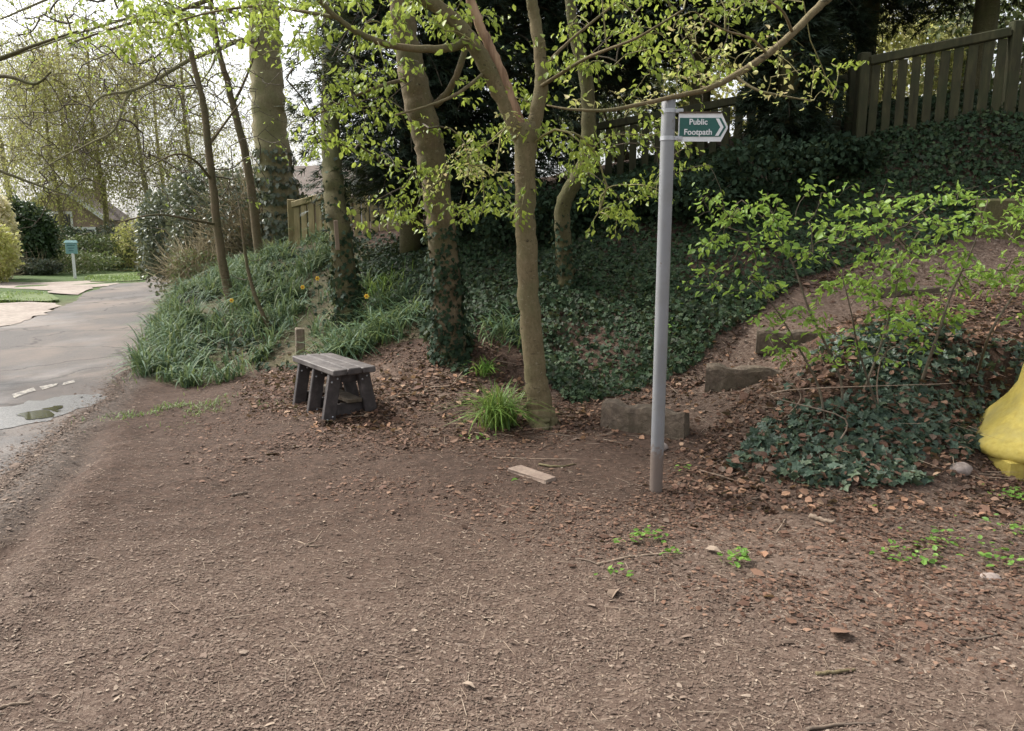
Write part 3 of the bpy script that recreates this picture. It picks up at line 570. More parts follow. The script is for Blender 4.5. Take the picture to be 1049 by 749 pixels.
# --- F, G, thin trees on the daffodil bank
def thin_tree(label, pts, Y, r0, reg, n, seedleaf=None, sub=()):
    gpt = np.array([*P(*pts[0], Y)[:2], 0]); gpt[2] = hz(gpt[0], gpt[1]); t = thing('thin_tree', label, 'tree', gpt, 'thin bare trees on the daffodil bank')
    tm = MB(); L = [gpt-[0, 0, .1]]+[P(x, y, Y) for x, y in pts[1:]]; c = limb(L, np.linspace(r0, r0*.45, len(L)), tm, 10, 7, .03); sk = list(c[len(c)//4:])
    for s_ in sub: sk += list(limb([P(*q) for q in s_], np.linspace(r0*.32, r0*.1, len(s_)), tm, 7))
    tm.build('trunk', M['bark_brown'], t); ch, en = grow(sk, reg, .0034, .42, 4, -.02, .1, r0*.35); b2 = MB(); branches(b2, ch, 4); b2.build('branches', M['twig_dark'], t)
    if seedleaf: lm = MB(); leafy(lm, ch[::2], en[::2], 5, .3, .06); lm.build('crown', M[seedleaf], t)
    return t
thin_tree('thin brown tree curving out of the daffodils nearest the road', [(238, 318), (231, 285), (223, 235), (218, 190), (211, 130), (207, 100), (197, 60), (188, 10)], 11, .070, region(90, 300, 60, 210, 10, 12, 60), 60, 'lime',
          [[(217, 185, 11), (200, 165, 10.6), (180, 158, 10.3), (150, 172, 10)], [(222, 230, 11), (195, 225, 10.6), (160, 220, 10.2), (120, 228, 9.9)], [(213, 150, 11), (235, 120, 11), (250, 100, 11)]])
thin_tree('thin grey tree leaning left in front of the tall thick trunk', [(266, 250), (258, 200), (251, 155), (243, 125), (237, 100), (229, 70), (224, 52), (216, 0)], 13, .078, region(180, 330, -20, 150, 12, 14, 40), 40, None,
          [[(240, 105, 13), (252, 80, 13), (262, 50, 13), (268, 20, 12.8)]])
thin_tree('slender dark stem leaning through the daffodils left of the bench', [(282, 350), (268, 320), (256, 285), (250, 250), (246, 215)], 9.4, .03, region(225, 285, 200, 300, 9.2, 9.7, 12), 12)

# --- off-frame tree at the left whose bare boughs reach in
tL = thing('bare_tree', 'dark drooping bare boughs reaching in at the upper left from beyond the edge', 'tree', (-8.6, 9.2, hz(-8.6, 9.2)))
tm = MB(); limb([(-8.6, 9.2, -.1), (-8.55, 9.2, 2.5), (-8.6, 9.3, 5), (-8.5, 9.4, 8)], [.2, .17, .14, .1], tm, 12); sk = []
for L, r in (([(-8.6, 9.25, 4.2), P(-60, 90, 9), P(0, 78, 8.8), P(35, 86, 8.7), P(52, 74, 8.6)], [.05, .03, .022, .016, .01]), ([(-8.6, 9.25, 5), P(-60, 80, 9), P(0, 60, 8.9), P(34, 47, 8.8), P(80, 32, 8.7)], [.05, .03, .024, .018, .01]), ([(-8.6, 9.2, 3.4), P(-60, 150, 8.8), P(0, 175, 8.6), P(40, 190, 8.5), P(70, 200, 8.4)], [.04, .026, .018, .012, .007])):
    sk += list(limb([P_ for P_ in map(np.asarray, L)], r, tm, 7)[6:])
tm.build('trunk', M['bark_dark'], tL)
ch, en = grow(sk, region(-20, 130, -10, 240, 8, 9.4, 80), .0028, .42, 4, -.02, .12, .016); b2 = MB(); branches(b2, ch, 4); b2.build('branches', M['twig_dark'], tL)

# --- conifers on the bank
def conifer(label, px, Y, zb, ztop, rad, n, lean=0, kind='conifer', size=.15, flat_=.4):
    x, y = P(px, 240, Y)[:2]; z0 = hz(x, y); t = thing('conifer', label, 'tree', (x, y, z0), 'dark conifers along the fence')
    tm = MB(); c = limb([(x, y, z0-.1), (x+.05, y, z0+2), (x, y+.05, z0+4), (x, y, ztop+.3)], [.16, .13, .1, .04], tm, 10); bl = MB(); nb = int(n/190); fol = MB()
    Ps = []; Xs = []; Zs = []
    for k in range(nb):
        h_ = zb + (ztop-zb)*((k+rng.uniform(0, 1))/nb); a = k*2.39996+rng.normal(0, .3)
        f = (h_-zb)/(ztop-zb); L = rad*(1-.55*f)*rng.uniform(.65, 1.12)*min(1, .55+f*3)
        d = np.array([math.cos(a), math.sin(a), 0]); s = np.linspace(0, 1, 7); p = np.array([x, y, h_])+d*(s*L)[:, None]; p[:, 2] += .22*L*np.sin(s*2.6)-.42*L*s*s
        bl.tube(p, np.linspace(.022, .004, 7), 5, cap=False)
        m_ = int(n/nb); u = rng.uniform(.12, 1, m_)**.7; q = np.stack([np.interp(u, s, p[:, j]) for j in range(3)], 1)
        sd_ = np.cross(d, [0, 0, 1.]); wv = rng.normal(0, 1, m_)*.26*L*(1-.5*u)*np.clip(u*2.5, .3, 1)
        q += sd_*wv[:, None]; q[:, 2] += rng.normal(0, .09, m_)-np.abs(wv)*.35
        Ps.append(q); Xs.append(d+sd_*np.sign(wv)[:, None]*.7+rng.normal(0, .35, (m_, 3))+np.array([0, 0, -.45])); Zs.append(np.array([0, 0, 1.])+rng.normal(0, .55, (m_, 3)))
    q = np.concatenate(Ps); fol.scatter(*SPRAY, q, np.concatenate(Xs), np.concatenate(Zs), size*rng.uniform(.6, 1.35, len(q)), size*1.5*rng.uniform(.7, 1.3, len(q)))
    tm.build('trunk', M['bark_dark'], t); bl.build('branches', M['twig_dark'], t); fol.build('crown', M[kind], t); return t
conifer('broad dark conifer with drooping sprays left of the ivied tree top', 420, 10.6, 2.05, 7.5, 1.75, 30000)
conifer('dark conifer filling the gap right of the ivied tree', 510, 11.2, 1.3, 7.5, 1.7, 26000)
conifer('dark conifer behind the forked tree and the crooked tree', 600, 12.3, 3.7, 7.8, 1.6, 20000)
conifer('dark conifer overhanging the pickets behind the signpost', 710, 11.6, 4.1, 7.8, 1.75, 22000)
conifer('dark conifer behind the fence where its upper part starts', 805, 10.9, 3.7, 6.5, 1.0, 16000)
conifer('slim dark conifer standing before the shaded fence right of the finger sign', 797, 9.5, 2.5, 6.5, .62, 12000)
conifer('dark conifer overhanging the upper fence at the top right', 985, 10.6, 4.75, 8, 1.9, 24000)
conifer('dark conifer above the start of the upper fence', 870, 11.6, 4.75, 7.8, 1.5, 14000)

# --- bushes and hedges
def bush(name, label, cat, ctr, rad, n, mat, size, group=None, stems=6, tmpl=LEAF, lumpy=.35, twigs=0):
    x, y = ctr[:2]; z0 = hz(x, y) if len(ctr) < 3 else ctr[2]; t = thing(name, label, cat, (x, y, z0), group); rx, ry, h_ = rad
    sm = MB()
    for k in range(stems):
        a = rng.uniform(0, 6.28); e = np.array([x+rx*.6*math.cos(a), y+ry*.6*math.sin(a), z0+h_*rng.uniform(.6, .95)])
        sm.tube(spline([(x+rng.normal(0, .06), y+rng.normal(0, .06), z0-.05), ((x+e[0])/2+rng.normal(0, .1), (y+e[1])/2, z0+h_*.45), e], 4), np.linspace(.012+.012*h_, .004, 9), 5)
    sm.build('stems', M['twig_dark'], t)
    d = rvec(n); r = rng.uniform(.35, 1, n)**.45; lum = 1+lumpy*(vnoise(d[:, 0]*2.7+9, d[:, 1]*2.7+d[:, 2]*3.1, 5)+vnoise(d[:, 0]*5, d[:, 2]*5+d[:, 1]*4, 8)*.6)
    p = np.stack([d[:, 0]*rx, d[:, 1]*ry, d[:, 2]*h_*.5], 1)*(r*lum)[:, None]+np.array([x, y, z0+h_*.5]); p[:, 2] = np.maximum(p[:, 2], H(p[:, 0], p[:, 1])+.02)
    fm = MB(); fm.scatter(*tmpl, p, d*.6+rng.normal(0, .6, (n, 3))+np.array([0, 0, -.2]), d+rng.normal(0, .6, (n, 3)), size*rng.uniform(.6, 1.3, n)); fm.build('foliage', M[mat], t)
    if twigs:
        d = rvec(twigs); p = np.stack([d[:, 0]*rx, d[:, 1]*ry, np.abs(d[:, 2])*h_*.9], 1)*rng.uniform(.3, 1, (twigs, 1))+np.array([x, y, z0+.1])
        tw = MB(); tw.scatter(*TWIG, p, d+np.array([0, 0, .5])+rng.normal(0, .5, (twigs, 3)), rvec(twigs), rng.uniform(.3, .8, twigs), .012); tw.build('twigs', M['twig_tan'], t)
    return t
def at(px, Y): return P(px, 240, Y)[:2]
bush('holly_bush', 'grey green holly bush overhanging the far bend of the road', 'bush', at(186, 18), (1.0, 1.0, 2.3), 7000, 'holly', .10, twigs=300)
bush('holly_bush', 'grey green bush behind the thin brown tree on the daffodil bank', 'bush', at(222, 16.5), (1.0, 1.0, 2.4), 8000, 'holly', .09, twigs=400)
bush('twiggy_bush', 'brown twiggy thicket at the foot of the tall thick trunk', 'bush', at(262, 15.5), (1.1, .8, 2.0), 2600, 'holly', .07, twigs=1600)
bush('twiggy_bush', 'low olive twiggy bush on the bank beside the road bend', 'bush', at(202, 14.8), (.6, .5, .8), 1500, 'hedge', .06, twigs=700)
bush('evergreen_shrub', 'tall rounded dark evergreen shrub at the far left behind the driveway', 'shrub', at(26, 30), (.95, .95, 2.75), 9000, 'evergreen', .15)
bush('blossom_shrub', 'cream blossoming shrub at the left edge before the dark evergreen', 'shrub', at(-6, 26), (.6, .6, 2.9), 4200, 'cream', .14, twigs=400)
bush('golden_shrub', 'yellow green shrub at the left edge below the cream blossom', 'shrub', at(-16, 24), (.8, .8, 1.9), 3500, 'yellowleaf', .12, twigs=200)
for i, (px, Y, r, m, lab) in enumerate([(50, 31, (2.6, .9, .9), 'hedge', 'low mottled hedge plants before the dark evergreen shrub'), (98, 33, (1.6, .9, 1.5), 'hedge', 'round green garden bush right of the teal notice board'), (72, 34, (1.2, .9, 1.8), 'evergreen', 'dark garden bush behind the teal notice board'),
                                     (120, 36, (1.3, .8, 2.0), 'holly', 'grey green garden bush before the old brick wall'), (148, 33, (1.4, .9, 2.2), 'yellowleaf', 'yellow green bush at the road bend'), (30, 29, (1.0, .5, .55), 'holly', 'low pale ground hugging plant at the driveway edge')]):
    bush('garden_bush', lab, 'bush', at(px, Y), r, 3200, m, .11, 'garden bushes by the far drive', twigs=150)
for i, (px, Y, r, m, lab) in enumerate([(640, 14.5, (1.6, .9, 2.0), 'hedge', 'green hedge bush beyond the pickets left of the signpost'), (760, 14, (1.5, .9, 2.2), 'yellowleaf', 'yellow green bush beyond the pickets right of the sign'), (900, 13, (1.4, .9, 1.6), 'yellowleaf', 'yellow green bush beyond the first bay of the upper fence'),
                                     (1010, 12.6, (1.3, .9, 1.9), 'hedge', 'green bush beyond the upper fence near the right edge')]):
    bush('garden_bush', lab, 'bush', at(px, Y), r, 3600, m, .10, 'garden bushes beyond the fence', twigs=200)
# dark undergrowth on the bank in front of the pickets
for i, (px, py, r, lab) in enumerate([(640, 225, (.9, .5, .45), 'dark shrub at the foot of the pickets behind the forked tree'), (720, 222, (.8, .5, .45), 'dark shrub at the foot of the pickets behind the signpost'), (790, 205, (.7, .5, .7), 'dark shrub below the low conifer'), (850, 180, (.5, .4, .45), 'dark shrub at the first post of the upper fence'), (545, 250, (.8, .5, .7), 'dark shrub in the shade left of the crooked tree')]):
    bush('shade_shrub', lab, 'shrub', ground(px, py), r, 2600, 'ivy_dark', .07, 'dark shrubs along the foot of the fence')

# --- far trees at the left
def far_tree(label, px, Y, h_, rx, n, leaf, nl, weep=.6, tw=9, name='garden_tree'):
    x, y = at(px, Y); z0 = hz(x, y); t = thing(name, label, 'tree', (x, y, z0), 'trees beyond the road'); tm = MB(); r0 = .013*h_
    c = limb([(x, y, z0-.1), (x+.1, y, z0+h_*.25), (x-.15, y, z0+h_*.55), (x, y, z0+h_*.95)], [r0, r0*.8, r0*.5, r0*.15], tm, 8, 8)
    d = rvec(n); rr = rng.uniform(.2, 1, n)**.5; tw = int(tw*1.5); nl = int(nl*3.0); T = np.stack([d[:, 0]*rx*rr+x, d[:, 1]*rx*rr+y, z0+h_*.6+d[:, 2]*h_*.38*rr], 1)
    ch, en = grow(c[8:], T, .011, .44, 4, .1, .08, r0*.5); branches(tm, ch, 4); tm.build('trunk', M['bark_grey'], t)
    ep = np.array([p[-1] for p, r in ch]); q = np.repeat(ep, tw, 0)+rng.normal(0, .35, (len(ep)*tw, 3)); k = len(q)
    tm = MB(); tm.scatter(*TWIG, q, np.array([0, 0, -weep])+rng.normal(0, .5, (k, 3)), rvec(k), rng.uniform(.7, 1.9, k), .016); tm.build('twigs', M['twig_tan'], t)
    i = rng.integers(0, k, nl); lp = q[i]+rng.normal(0, .25, (nl, 3))-np.array([0, 0, 1.])*(rng.uniform(0, 1.2, nl)*weep)[:, None]
    fm = MB(); fm.scatter(*LEAF, lp, rng.normal(0, .6, (nl, 3))+np.array([0, 0, -.6]), rvec(nl), .11*rng.uniform(.6, 1.3, nl)); fm.build('crown', M[leaf], t)
for a in [('weeping tree with yellow catkins just right of the dark evergreen shrub', 62, 38, 11, 3.0, 170, 'yellowleaf', 3600, 1.0), ('pale twiggy tree standing over the house gable', 108, 40, 13, 3.4, 170, 'yellowleaf', 3000, .6), ('tall pale twiggy tree over the left edge driveway', 12, 44, 15, 4, 170, 'yellowleaf', 2400, .5),
          ('pale brown twiggy tree over the road bend', 152, 38, 12, 3.4, 170, 'yellowleaf', 2400, .5), ('tall bare tan tree behind the holly bush', 200, 40, 14, 3.6, 150, 'yellowleaf', 1500, .4), ('tall pale tree far behind the house', 78, 62, 20, 5, 180, 'yellowleaf', 2400, .5),
          ('pale far tree between the bend and the thin brown tree', 170, 60, 17, 4.5, 150, 'yellowleaf', 2000, .4), ('far bare tree beyond the tall thick trunk', 285, 48, 12, 3, 110, 'yellowleaf', 800, .3), ('far bare tree at the extreme left', -30, 52, 17, 4.5, 150, 'yellowleaf', 1500, .5)]: far_tree(*a)
far_tree('yellow green garden tree beyond the pickets at centre', 600, 24, 9, 3, 90, 'hedge', 5000, .3)
far_tree('bare garden tree beyond the upper fence', 900, 26, 8, 3, 80, 'yellowleaf', 3000, .3)

# ================================================================= BUILDINGS AT THE BACK
def house(label, px, Y, w_, d_, h_, rise, ang, gable):
    x, y = at(px, Y); z0 = hz(x, y); t = thing('house', label, 'house', (x, y, z0)); Rz = rotz(ang); c0 = np.array([x, y, z0]); loc = lambda L: np.array(L) @ Rz.T + c0
    m = MB(); a, b = w_/2, d_/2
    m.faces(loc([(-a, -b, -.2), (a, -b, -.2), (a, b, -.2), (-a, b, -.2), (-a, -b, h_), (a, -b, h_), (a, b, h_), (-a, b, h_), (0, -b, h_+rise), (0, b, h_+rise)]), [(0, 1, 5, 8, 4), (2, 3, 7, 9, 6), (1, 2, 6, 5), (3, 0, 4, 7)])
    m.build('wall', M['render_wall'], t, smooth=False)
    m = MB(); e = .3; s = rise/a
    for sg in (-1, 1):
        q = [(0, -b-e, h_+rise+.12), (0, b+e, h_+rise+.12), (sg*(a+e), b+e, h_-e*s+.12), (sg*(a+e), -b-e, h_-e*s+.12)]; q2 = [(x_, y_, z_-.1) for x_, y_, z_ in q]
        m.faces(loc(q+q2), [(0, 1, 2, 3), (7, 6, 5, 4), (0, 3, 7, 4), (1, 5, 6, 2), (3, 2, 6, 7)])
    rf = m.build('roof', M['rooftile'], t, smooth=False)
    
    if gable: m = MB(); m.box(loc([(.25*w_, .2*d_, h_+rise)])[0], (.6, .6, 1.6), Rz); m.build('chimney', M['render_wall'], rf, smooth=False)
    m = MB()
    for sg in (-1, 1):
        L = math.hypot(a+e, rise+e*s); m.box(loc([(sg*(a+e)/2, -b-e-.03, h_+rise/2-e*s/2+.02)])[0], (L, .05, .28), Rz @ frame((sg*(a+e), 0, -rise-e*s), (0, 0, 1)))
    m.build('bargeboard', M['whitepaint'], t, smooth=False)
    for wx, wz, ww, wh in [(-.25*w_, 1.3, 1.3, 1.2), (.25*w_, 1.3, 1.3, 1.2), (0, h_-.3 if gable else 3.6, 1.2, 1.1)]:
        m = MB(); m.box(loc([(wx, -b-.03, wz)])[0], (ww+.2, .08, wh+.2), Rz); f = m.build('window', M['whitepaint'], t, smooth=False)
        m = MB()
        for sx in (-.26, .26): m.box(loc([(wx+sx*ww, -b-.075, wz)])[0], (ww*.44, .03, wh*.9), Rz)
        m.build('pane', M['glass'], f, smooth=False)
    return t
house('brick house with white gable boards half hidden by twiggy trees beyond the drive', 80, 52, 5, 6, 2.6, 2.0, R(12), True)
house('low house roof showing over the pale fence at the back left', 330, 20, 3.2, 4, 2.35-hz(*at(330, 20)), .75, R(70), False)
# old brick garden wall at the bend
x, y = at(140, 37); m = MB()
for k in range(9):
    for r_ in range(9): m.bbox((x-1.9+k*.44+(r_ % 2)*.2, y, .06+r_*.125), (.42, .22, .115), None, .012, .004)
t = tag(m.build('garden_wall', M['brick'], org=(x, y, 0), smooth=False), 'low old brick garden wall behind the grass at the road bend', 'wall')
# notice board on a white post
nb = flat(77, 285); t = thing('notice_board', 'teal notice board on a white post standing on the far grass verge', 'notice board', nb)
m = MB(); m.bbox(nb+[0, 0, .42], (.075, .075, .86), None, .01); m.build('post', M['whitepaint'], t)
m = MB(); m.bbox(nb+[-.03, 0, 1.02], (.40, .05, .38), None, .015); bd = m.build('board', M['teal'], t)
m = MB()
for k in range(3): m.box(nb+[-.03, -.029, 1.12-k*.09], (.27-.05*k, .006, .026))
m.build('printed_lines', M['tealdark'], bd, smooth=False)
m = MB(); m.faces(np.array([(-.23, -.05, 0), (.23, -.05, 0), (.23, .05, 0), (-.23, .05, 0), (-.19, 0, .08), (.19, 0, .08)])+nb+[-.03, 0, 1.213], [(0, 1, 5, 4), (2, 3, 4, 5), (1, 2, 5), (3, 0, 4), (3, 2, 1, 0)]); m.build('cap', M['teal'], t, smooth=False)

# ================================================================= FENCES
def fence(name, label, pts, mat, pw, gap, h_, post=.12, cap=True, solid=False):
    # pts: posts as (x, y, z_base, z_top of rail)
    pts = [np.asarray(p, float) for p in pts]; t = thing(name, label, 'fence', pts[0][:3])
    for p in pts:
        m = MB(); m.bbox((p[0], p[1], (p[2]+p[3])/2-.1), (post, post, p[3]-p[2]+.45), rotz(rng.normal(0, .05)), .012); m.build('post', mat, t)
    for a, b in zip(pts[:-1], pts[1:]):
        d = b[:2]-a[:2]; L = np.hypot(*d); ang = math.atan2(d[1], d[0]); u = np.array([d[0]/L, d[1]/L]); nrm = np.array([-u[1], u[0]])
        if nrm[1] > 0: nrm = -nrm
        m = MB(); n_ = max(1, int((L-post)/(pw+gap))); step = (L-post)/n_
        for k in range(n_):
            s = post/2+step*(k+.5); f = s/L; zb = a[2]+(b[2]-a[2])*f; zt = a[3]+(b[3]-a[3])*f-.04; c = a[:2]+u*s+nrm*.035
            m.bbox((*c, (zb+zt)/2), (pw*rng.uniform(.93, 1.05), .02, zt-zb), rotz(ang+rng.normal(0, .02)) @ frame((1, 0, rng.normal(0, .008)), (0, 0, 1)), .003)
        m.build('picket_panel', mat, t)
        for key, w_, h2, zo in (('top_rail', .09, .10, 0), ('lower_rail', .05, .09, None)):
            m = MB(); za = a[3]+.02 if zo == 0 else a[2]+.35; zb = b[3]+.02 if zo == 0 else b[2]+.35
            A = np.array([*a[:2], za]); B = np.array([*b[:2], zb]); dirv = unit(B-A); A2 = A+dirv*(post/2+.003); B2 = B-dirv*(post/2+.003)
            off = np.array([*nrm, 0])*(.03 if zo == 0 else -.02)
            m.bbox((A2+B2)/2+off, (np.linalg.norm(B2-A2), w_, h2), frame(dirv, (0, 0, 1)), .01); m.build(key, mat, t)
    return t
def fp(px, Y, pyt, low=0):
    x, y = at(px, Y); zt = P(px, pyt, Y)[2]; return (x, y, zt-1.25-low, zt)
fence('picket_fence', 'olive green picket fence with sloping top rail above the ivy bank', [fp(872, 9.4, 66), fp(1019, 9.0, 34), fp(1130, 8.7, 12)], M['fencewood'], .095, .046, 1.2)
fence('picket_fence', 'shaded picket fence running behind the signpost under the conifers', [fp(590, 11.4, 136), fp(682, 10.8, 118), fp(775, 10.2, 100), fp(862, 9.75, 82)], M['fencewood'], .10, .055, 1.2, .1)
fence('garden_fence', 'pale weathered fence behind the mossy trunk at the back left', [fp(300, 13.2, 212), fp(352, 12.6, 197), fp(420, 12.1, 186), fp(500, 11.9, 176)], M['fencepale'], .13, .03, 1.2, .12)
# retaining wall at the head of the path
cw = P(1052, 228, 8.08); m = MB(); Rw = rotz(R(-12))
m.bbox(cw, (.95, .14, .50), Rw, .02, .006)
tag(m.build('retaining_wall', M['bark_dark'], org=cw-[0, 0, .33]), 'brown retaining wall holding the ivy bank where the path tops out at the right edge', 'wall')

# ================================================================= STEPS
def sleeper(label, p0, p1, h_, th, grp='log risers of the stepped path', ends=False):
    a, b = np.asarray(p0, float), np.asarray(p1, float); d = b-a; L = np.linalg.norm(d); Fm = frame(d, (0, 0, 1)); mb = MB(); n_ = 26
    s = np.linspace(0, 1, n_); V = []
    prof = [(-.5, -.5), (.5, -.5), (.5, .38), (.4, .5), (-.4, .5), (-.5, .38)]
    for i in range(n_):
        for (yy, zz) in prof:
            q = np.array([s[i]*L, yy*th, zz*h_])+np.array([0, .03*vnoise(np.array([s[i]*9.]), np.array([zz*3+yy]), 3)[0], .045*vnoise(np.array([s[i]*7.]), np.array([yy*2.]), 4)[0]*(zz > 0)])
            V.append(Fm @ q + a + np.array([0, 0, h_*.5]))
    k = len(prof); F = [(i*k+j, (i+1)*k+j, (i+1)*k+(j+1) % k, i*k+(j+1) % k) for i in range(n_-1) for j in range(k)]+[tuple(range(k)), tuple((n_-1)*k+j for j in range(k))[::-1]]
    mb.faces(V, F); o = mb.build('step_riser', M['sleeper'], org=a, smooth=False); return tag(o, label, 'step', grp)
def gz(px, py): q = ground(px, py); return q
a = flat(618, 447, -.03); b = flat(703, 463, -.03); sleeper('long weathered riser, the lowest step, partly behind the signpost', a, b, .28, .09)
a = P(720, 398, 6.25); b = P(806, 404, 6.05); sleeper('second riser of the stepped path, its left end bare and pale edged', a-[0, .08, .03], b-[0, .08, .03], .24, .08)
a = P(774, 361, 6.6); b = P(850, 366, 6.45); sleeper('third riser, seen through the green leaves of the sapling shrub', a, b, .2, .08)
a = P(893, 304, 7.35); b = P(985, 307, 7.25); sleeper('topmost riser of the stepped path below the retaining wall', a, b, .10, .08)
st = gz(704, 452)
# ================================================================= SIGNPOST
pb = flat(672, 500); Yp = pb[1]
t = thing('signpost', 'grey round metal footpath signpost with a green finger sign pointing right', 'signpost', pb)
ztop = P(686, 101, Yp)[2]; m = MB(); zz = np.concatenate([[-.15], np.linspace(0, ztop-.006, 12), [ztop]]); m.tube([(pb[0], pb[1], z) for z in zz], [.0385]*13+[.034], 28); m.build('post', M['post'], t)
for z_ in (P(686, 114, Yp)[2], P(686, 142, Yp)[2]):
    m = MB(); m.tube([(pb[0], pb[1], z_-.011), (pb[0], pb[1], z_+.011)], [.0415, .0415], 28)
    m.bbox((pb[0]+.055, pb[1]-.012, z_), (.05, .012, .024), None, .003); m.tube([(pb[0]+.06, pb[1]-.022, z_), (pb[0]+.06, pb[1]-.014, z_)], [.007, .007], 6); m.build('clamp_band', M['galv'], t)
ys = Yp-.012; p0 = P(695.5, 116.2, ys); p1 = P(695.5, 145, ys); x0 = p0[0]; xm = P(739, 130, ys)[0]; xt = P(745.5, 130, ys)[0]; zt, zb = p0[2], p1[2]; zc = (zt+zb)/2; hh = zt-zb
def plate(name, pts, y0, th, mat, parent):
    n_ = len(pts); V = [(x, y0, z) for x, z in pts]+[(x, y0+th, z) for x, z in pts]; mm = MB(); mm.faces(V, [tuple(range(n_)), tuple(range(2*n_-1, n_-1, -1))]+[(i, n_+i, n_+(i+1) % n_, (i+1) % n_) for i in range(n_)])
    o = mm.build(name, mat, parent, smooth=False); return o
arrow = lambda l, r, tip, tp, bt: [(l, bt), (r, bt), (tip, (tp+bt)/2), (r, tp), (l, tp)]
sp = plate('sign_plate', [(x0, zb), (xm, zb), (xt, zc-.006), (xt, zc+.006), (xm, zt), (x0, zt)], ys, .006, M['signwhite'], t)
gt, gb_ = zt-.024, zb+.026; e = .006
gp = plate('green_face', arrow(x0+e, xm-.004, xt-.010, gt, gb_), ys-.003, .003, M['signgreen'], sp)
gc_ = (gt+gb_)/2
plate('chevron', [(xm-.034, gb_+.004), (xm-.016, gb_+.004), (xt-.024, gc_), (xm-.016, gt-.004), (xm-.034, gt-.004), (xt-.042, gc_)], ys-.006, .003, M['signwhite'], sp)
for txt, cx_, cz_, sz in (('Public', x0+.108, gc_+.027, .042), ('Footpath', x0+.108, gc_-.027, .042)):
    cu = bpy.data.curves.new('lettering', 'FONT'); cu.body = txt; cu.size = sz*1.02; cu.align_x = 'CENTER'; cu.align_y = 'CENTER'; cu.extrude = .0006; cu.offset = .0009; cu.materials.append(M['signwhite'])
    o_t = bpy.data.objects.new('lettering_curve', cu); COL.objects.link(o_t); me = bpy.data.meshes.new_from_object(o_t.evaluated_get(bpy.context.evaluated_depsgraph_get())); bpy.data.objects.remove(o_t); o = bpy.data.objects.new('lettering', me); COL.objects.link(o); o.parent = sp; o.location = np.array([cx_, ys-.0045, cz_])-ORG[sp.name]; o.rotation_euler = (math.pi/2, 0, 0)
m = MB(); m.box(((x0+xm)/2, ys+.002, zt+.0045), (xm-x0, .02, .008)); m.build('edge_rail', M['sleeper'], sp, smooth=False)

# ================================================================= BENCH
fa = flat(338, 433); fbk = flat(305, 416.5)     # feet of near and far front legs
ax = unit((fbk-fa)*[1, 1, 0]); wd = np.array([-ax[1], ax[0], 0]); wd = wd if wd[1] > 0 and wd[0] > 0 else -wd
Lb = np.linalg.norm((fbk-fa)[:2]); Hb = .42; Wb = .36; c0 = fa+ax*Lb/2+wd*.19; c0[2] = 0.015
t = thing('bench', 'small dark brown wooden bench with splayed legs on the leaf litter', 'bench', c0)
def bl(u, v, z): return c0+ax*u+wd*v+np.array([0, 0, z])
Fb = np.stack([ax, -wd if np.cross(ax, wd)[2] < 0 else wd, [0, 0, 1]], 1)
m = MB()
for k in (-1, 0, 1): m.bbox(bl(0, k*.125, Hb-.02), (Lb+.2, .117, .05), Fb, .008, .0015)
m.build('seat', M['benchtop'], t)
for u in (-Lb/2+.03, -.02+0.02, Lb/2-.03):
    for sg in (-1, 1):
        top = bl(u, sg*.12, Hb-.045); bot = bl(u, sg*.195, -.03); mid = (top+bot)/2; m = MB(); m.bbox(mid, (.05, .105, np.linalg.norm(top-bot)), frame(ax, top-bot), .006, .001)
        lg = m.build('leg', M['benchwood'], t)
        for zf, vo in ((.9, .02), (.84, -.025), (.14, .022), (.09, -.02)):
            q = bot+(top-bot)*zf+wd*vo; m = MB(); m.tube([q-ax*.024, q-ax*.031], [.009, .006], 8); m.build('bolt', M['galv'], lg)
    m = MB(); m.bbox(bl(u+.052, 0, Hb-.09), (.045, .30, .085), Fb, .006); m.build('crossbar', M['benchwood'], t)
    m = MB(); m.bbox(bl(u+.052, 0, .06), (.04, .36, .10), Fb, .006); m.build('foot_rail', M['benchwood'], t)
m = MB(); m.bbox(bl(0.02, .04, .135), (Lb+.02, .13, .035), Fb, .006); m.build('stretcher', M['sleeper'], t)
# stump post behind the bench
q = ground(308, 362); m = MB(); m.bbox(q+[0, 0, .08], (.10, .09, .42), rotz(.3), .012, .004); tag(m.build('stake', M['oldwood'], org=q), 'short weathered wooden stake standing behind the left end of the bench', 'post')
q = P(345, 241, YD-.16); m = MB(); m.bbox(q, (.045, .03, .33), frame((1, .3, .04), (0, 0, 1)), .004); tag(m.build('wooden_board', M['palechip'], org=q-[0, 0, .16]), 'narrow pale board fixed to the side of the mossy trunk', 'board')

# ================================================================= YELLOW BIN
yb = np.array([P(1002, 455, 4.95)[0]+.57, 4.93, 0]); t = thing('yellow_bin', 'yellow painted flared base standing below the ivy mound at the right edge', 'bin', yb)
def rr_ring(a, b, r, z, c, n_=8, ang=0):
    q = []
    for (sx, sy, s0) in ((1, 1, 0), (-1, 1, 90), (-1, -1, 180), (1, -1, 270)):
        for k in range(n_+1):
            th = R(s0+90*k/n_); q.append((sx*(a-r)+r*math.cos(th), sy*(b-r)+r*math.sin(th), z))
    return np.array(q) @ rotz(ang).T + c
cc = np.array([P(1002, 455, 4.95)[0]+.57, 4.93, 0]); rings = []
for z, k in [(.09, .50), (.085, .55), (.105, .58), (.14, .585), (.17, .565), (.22, .505), (.28, .445), (.35, .385), (.43, .325), (.52, .28), (.70, .25), (.78, .24), (.80, .20)]: rings.append(rr_ring(k, k*.85, k*.5, z, cc, 8, R(-14)))
nr = len(rings[0]); m = MB(); F = [(i*nr+j, i*nr+(j+1) % nr, (i+1)*nr+(j+1) % nr, (i+1)*nr+j) for i in range(len(rings)-1) for j in range(nr)]+[tuple((len(rings)-1)*nr+j for j in range(nr)), tuple(range(nr))[::-1]]
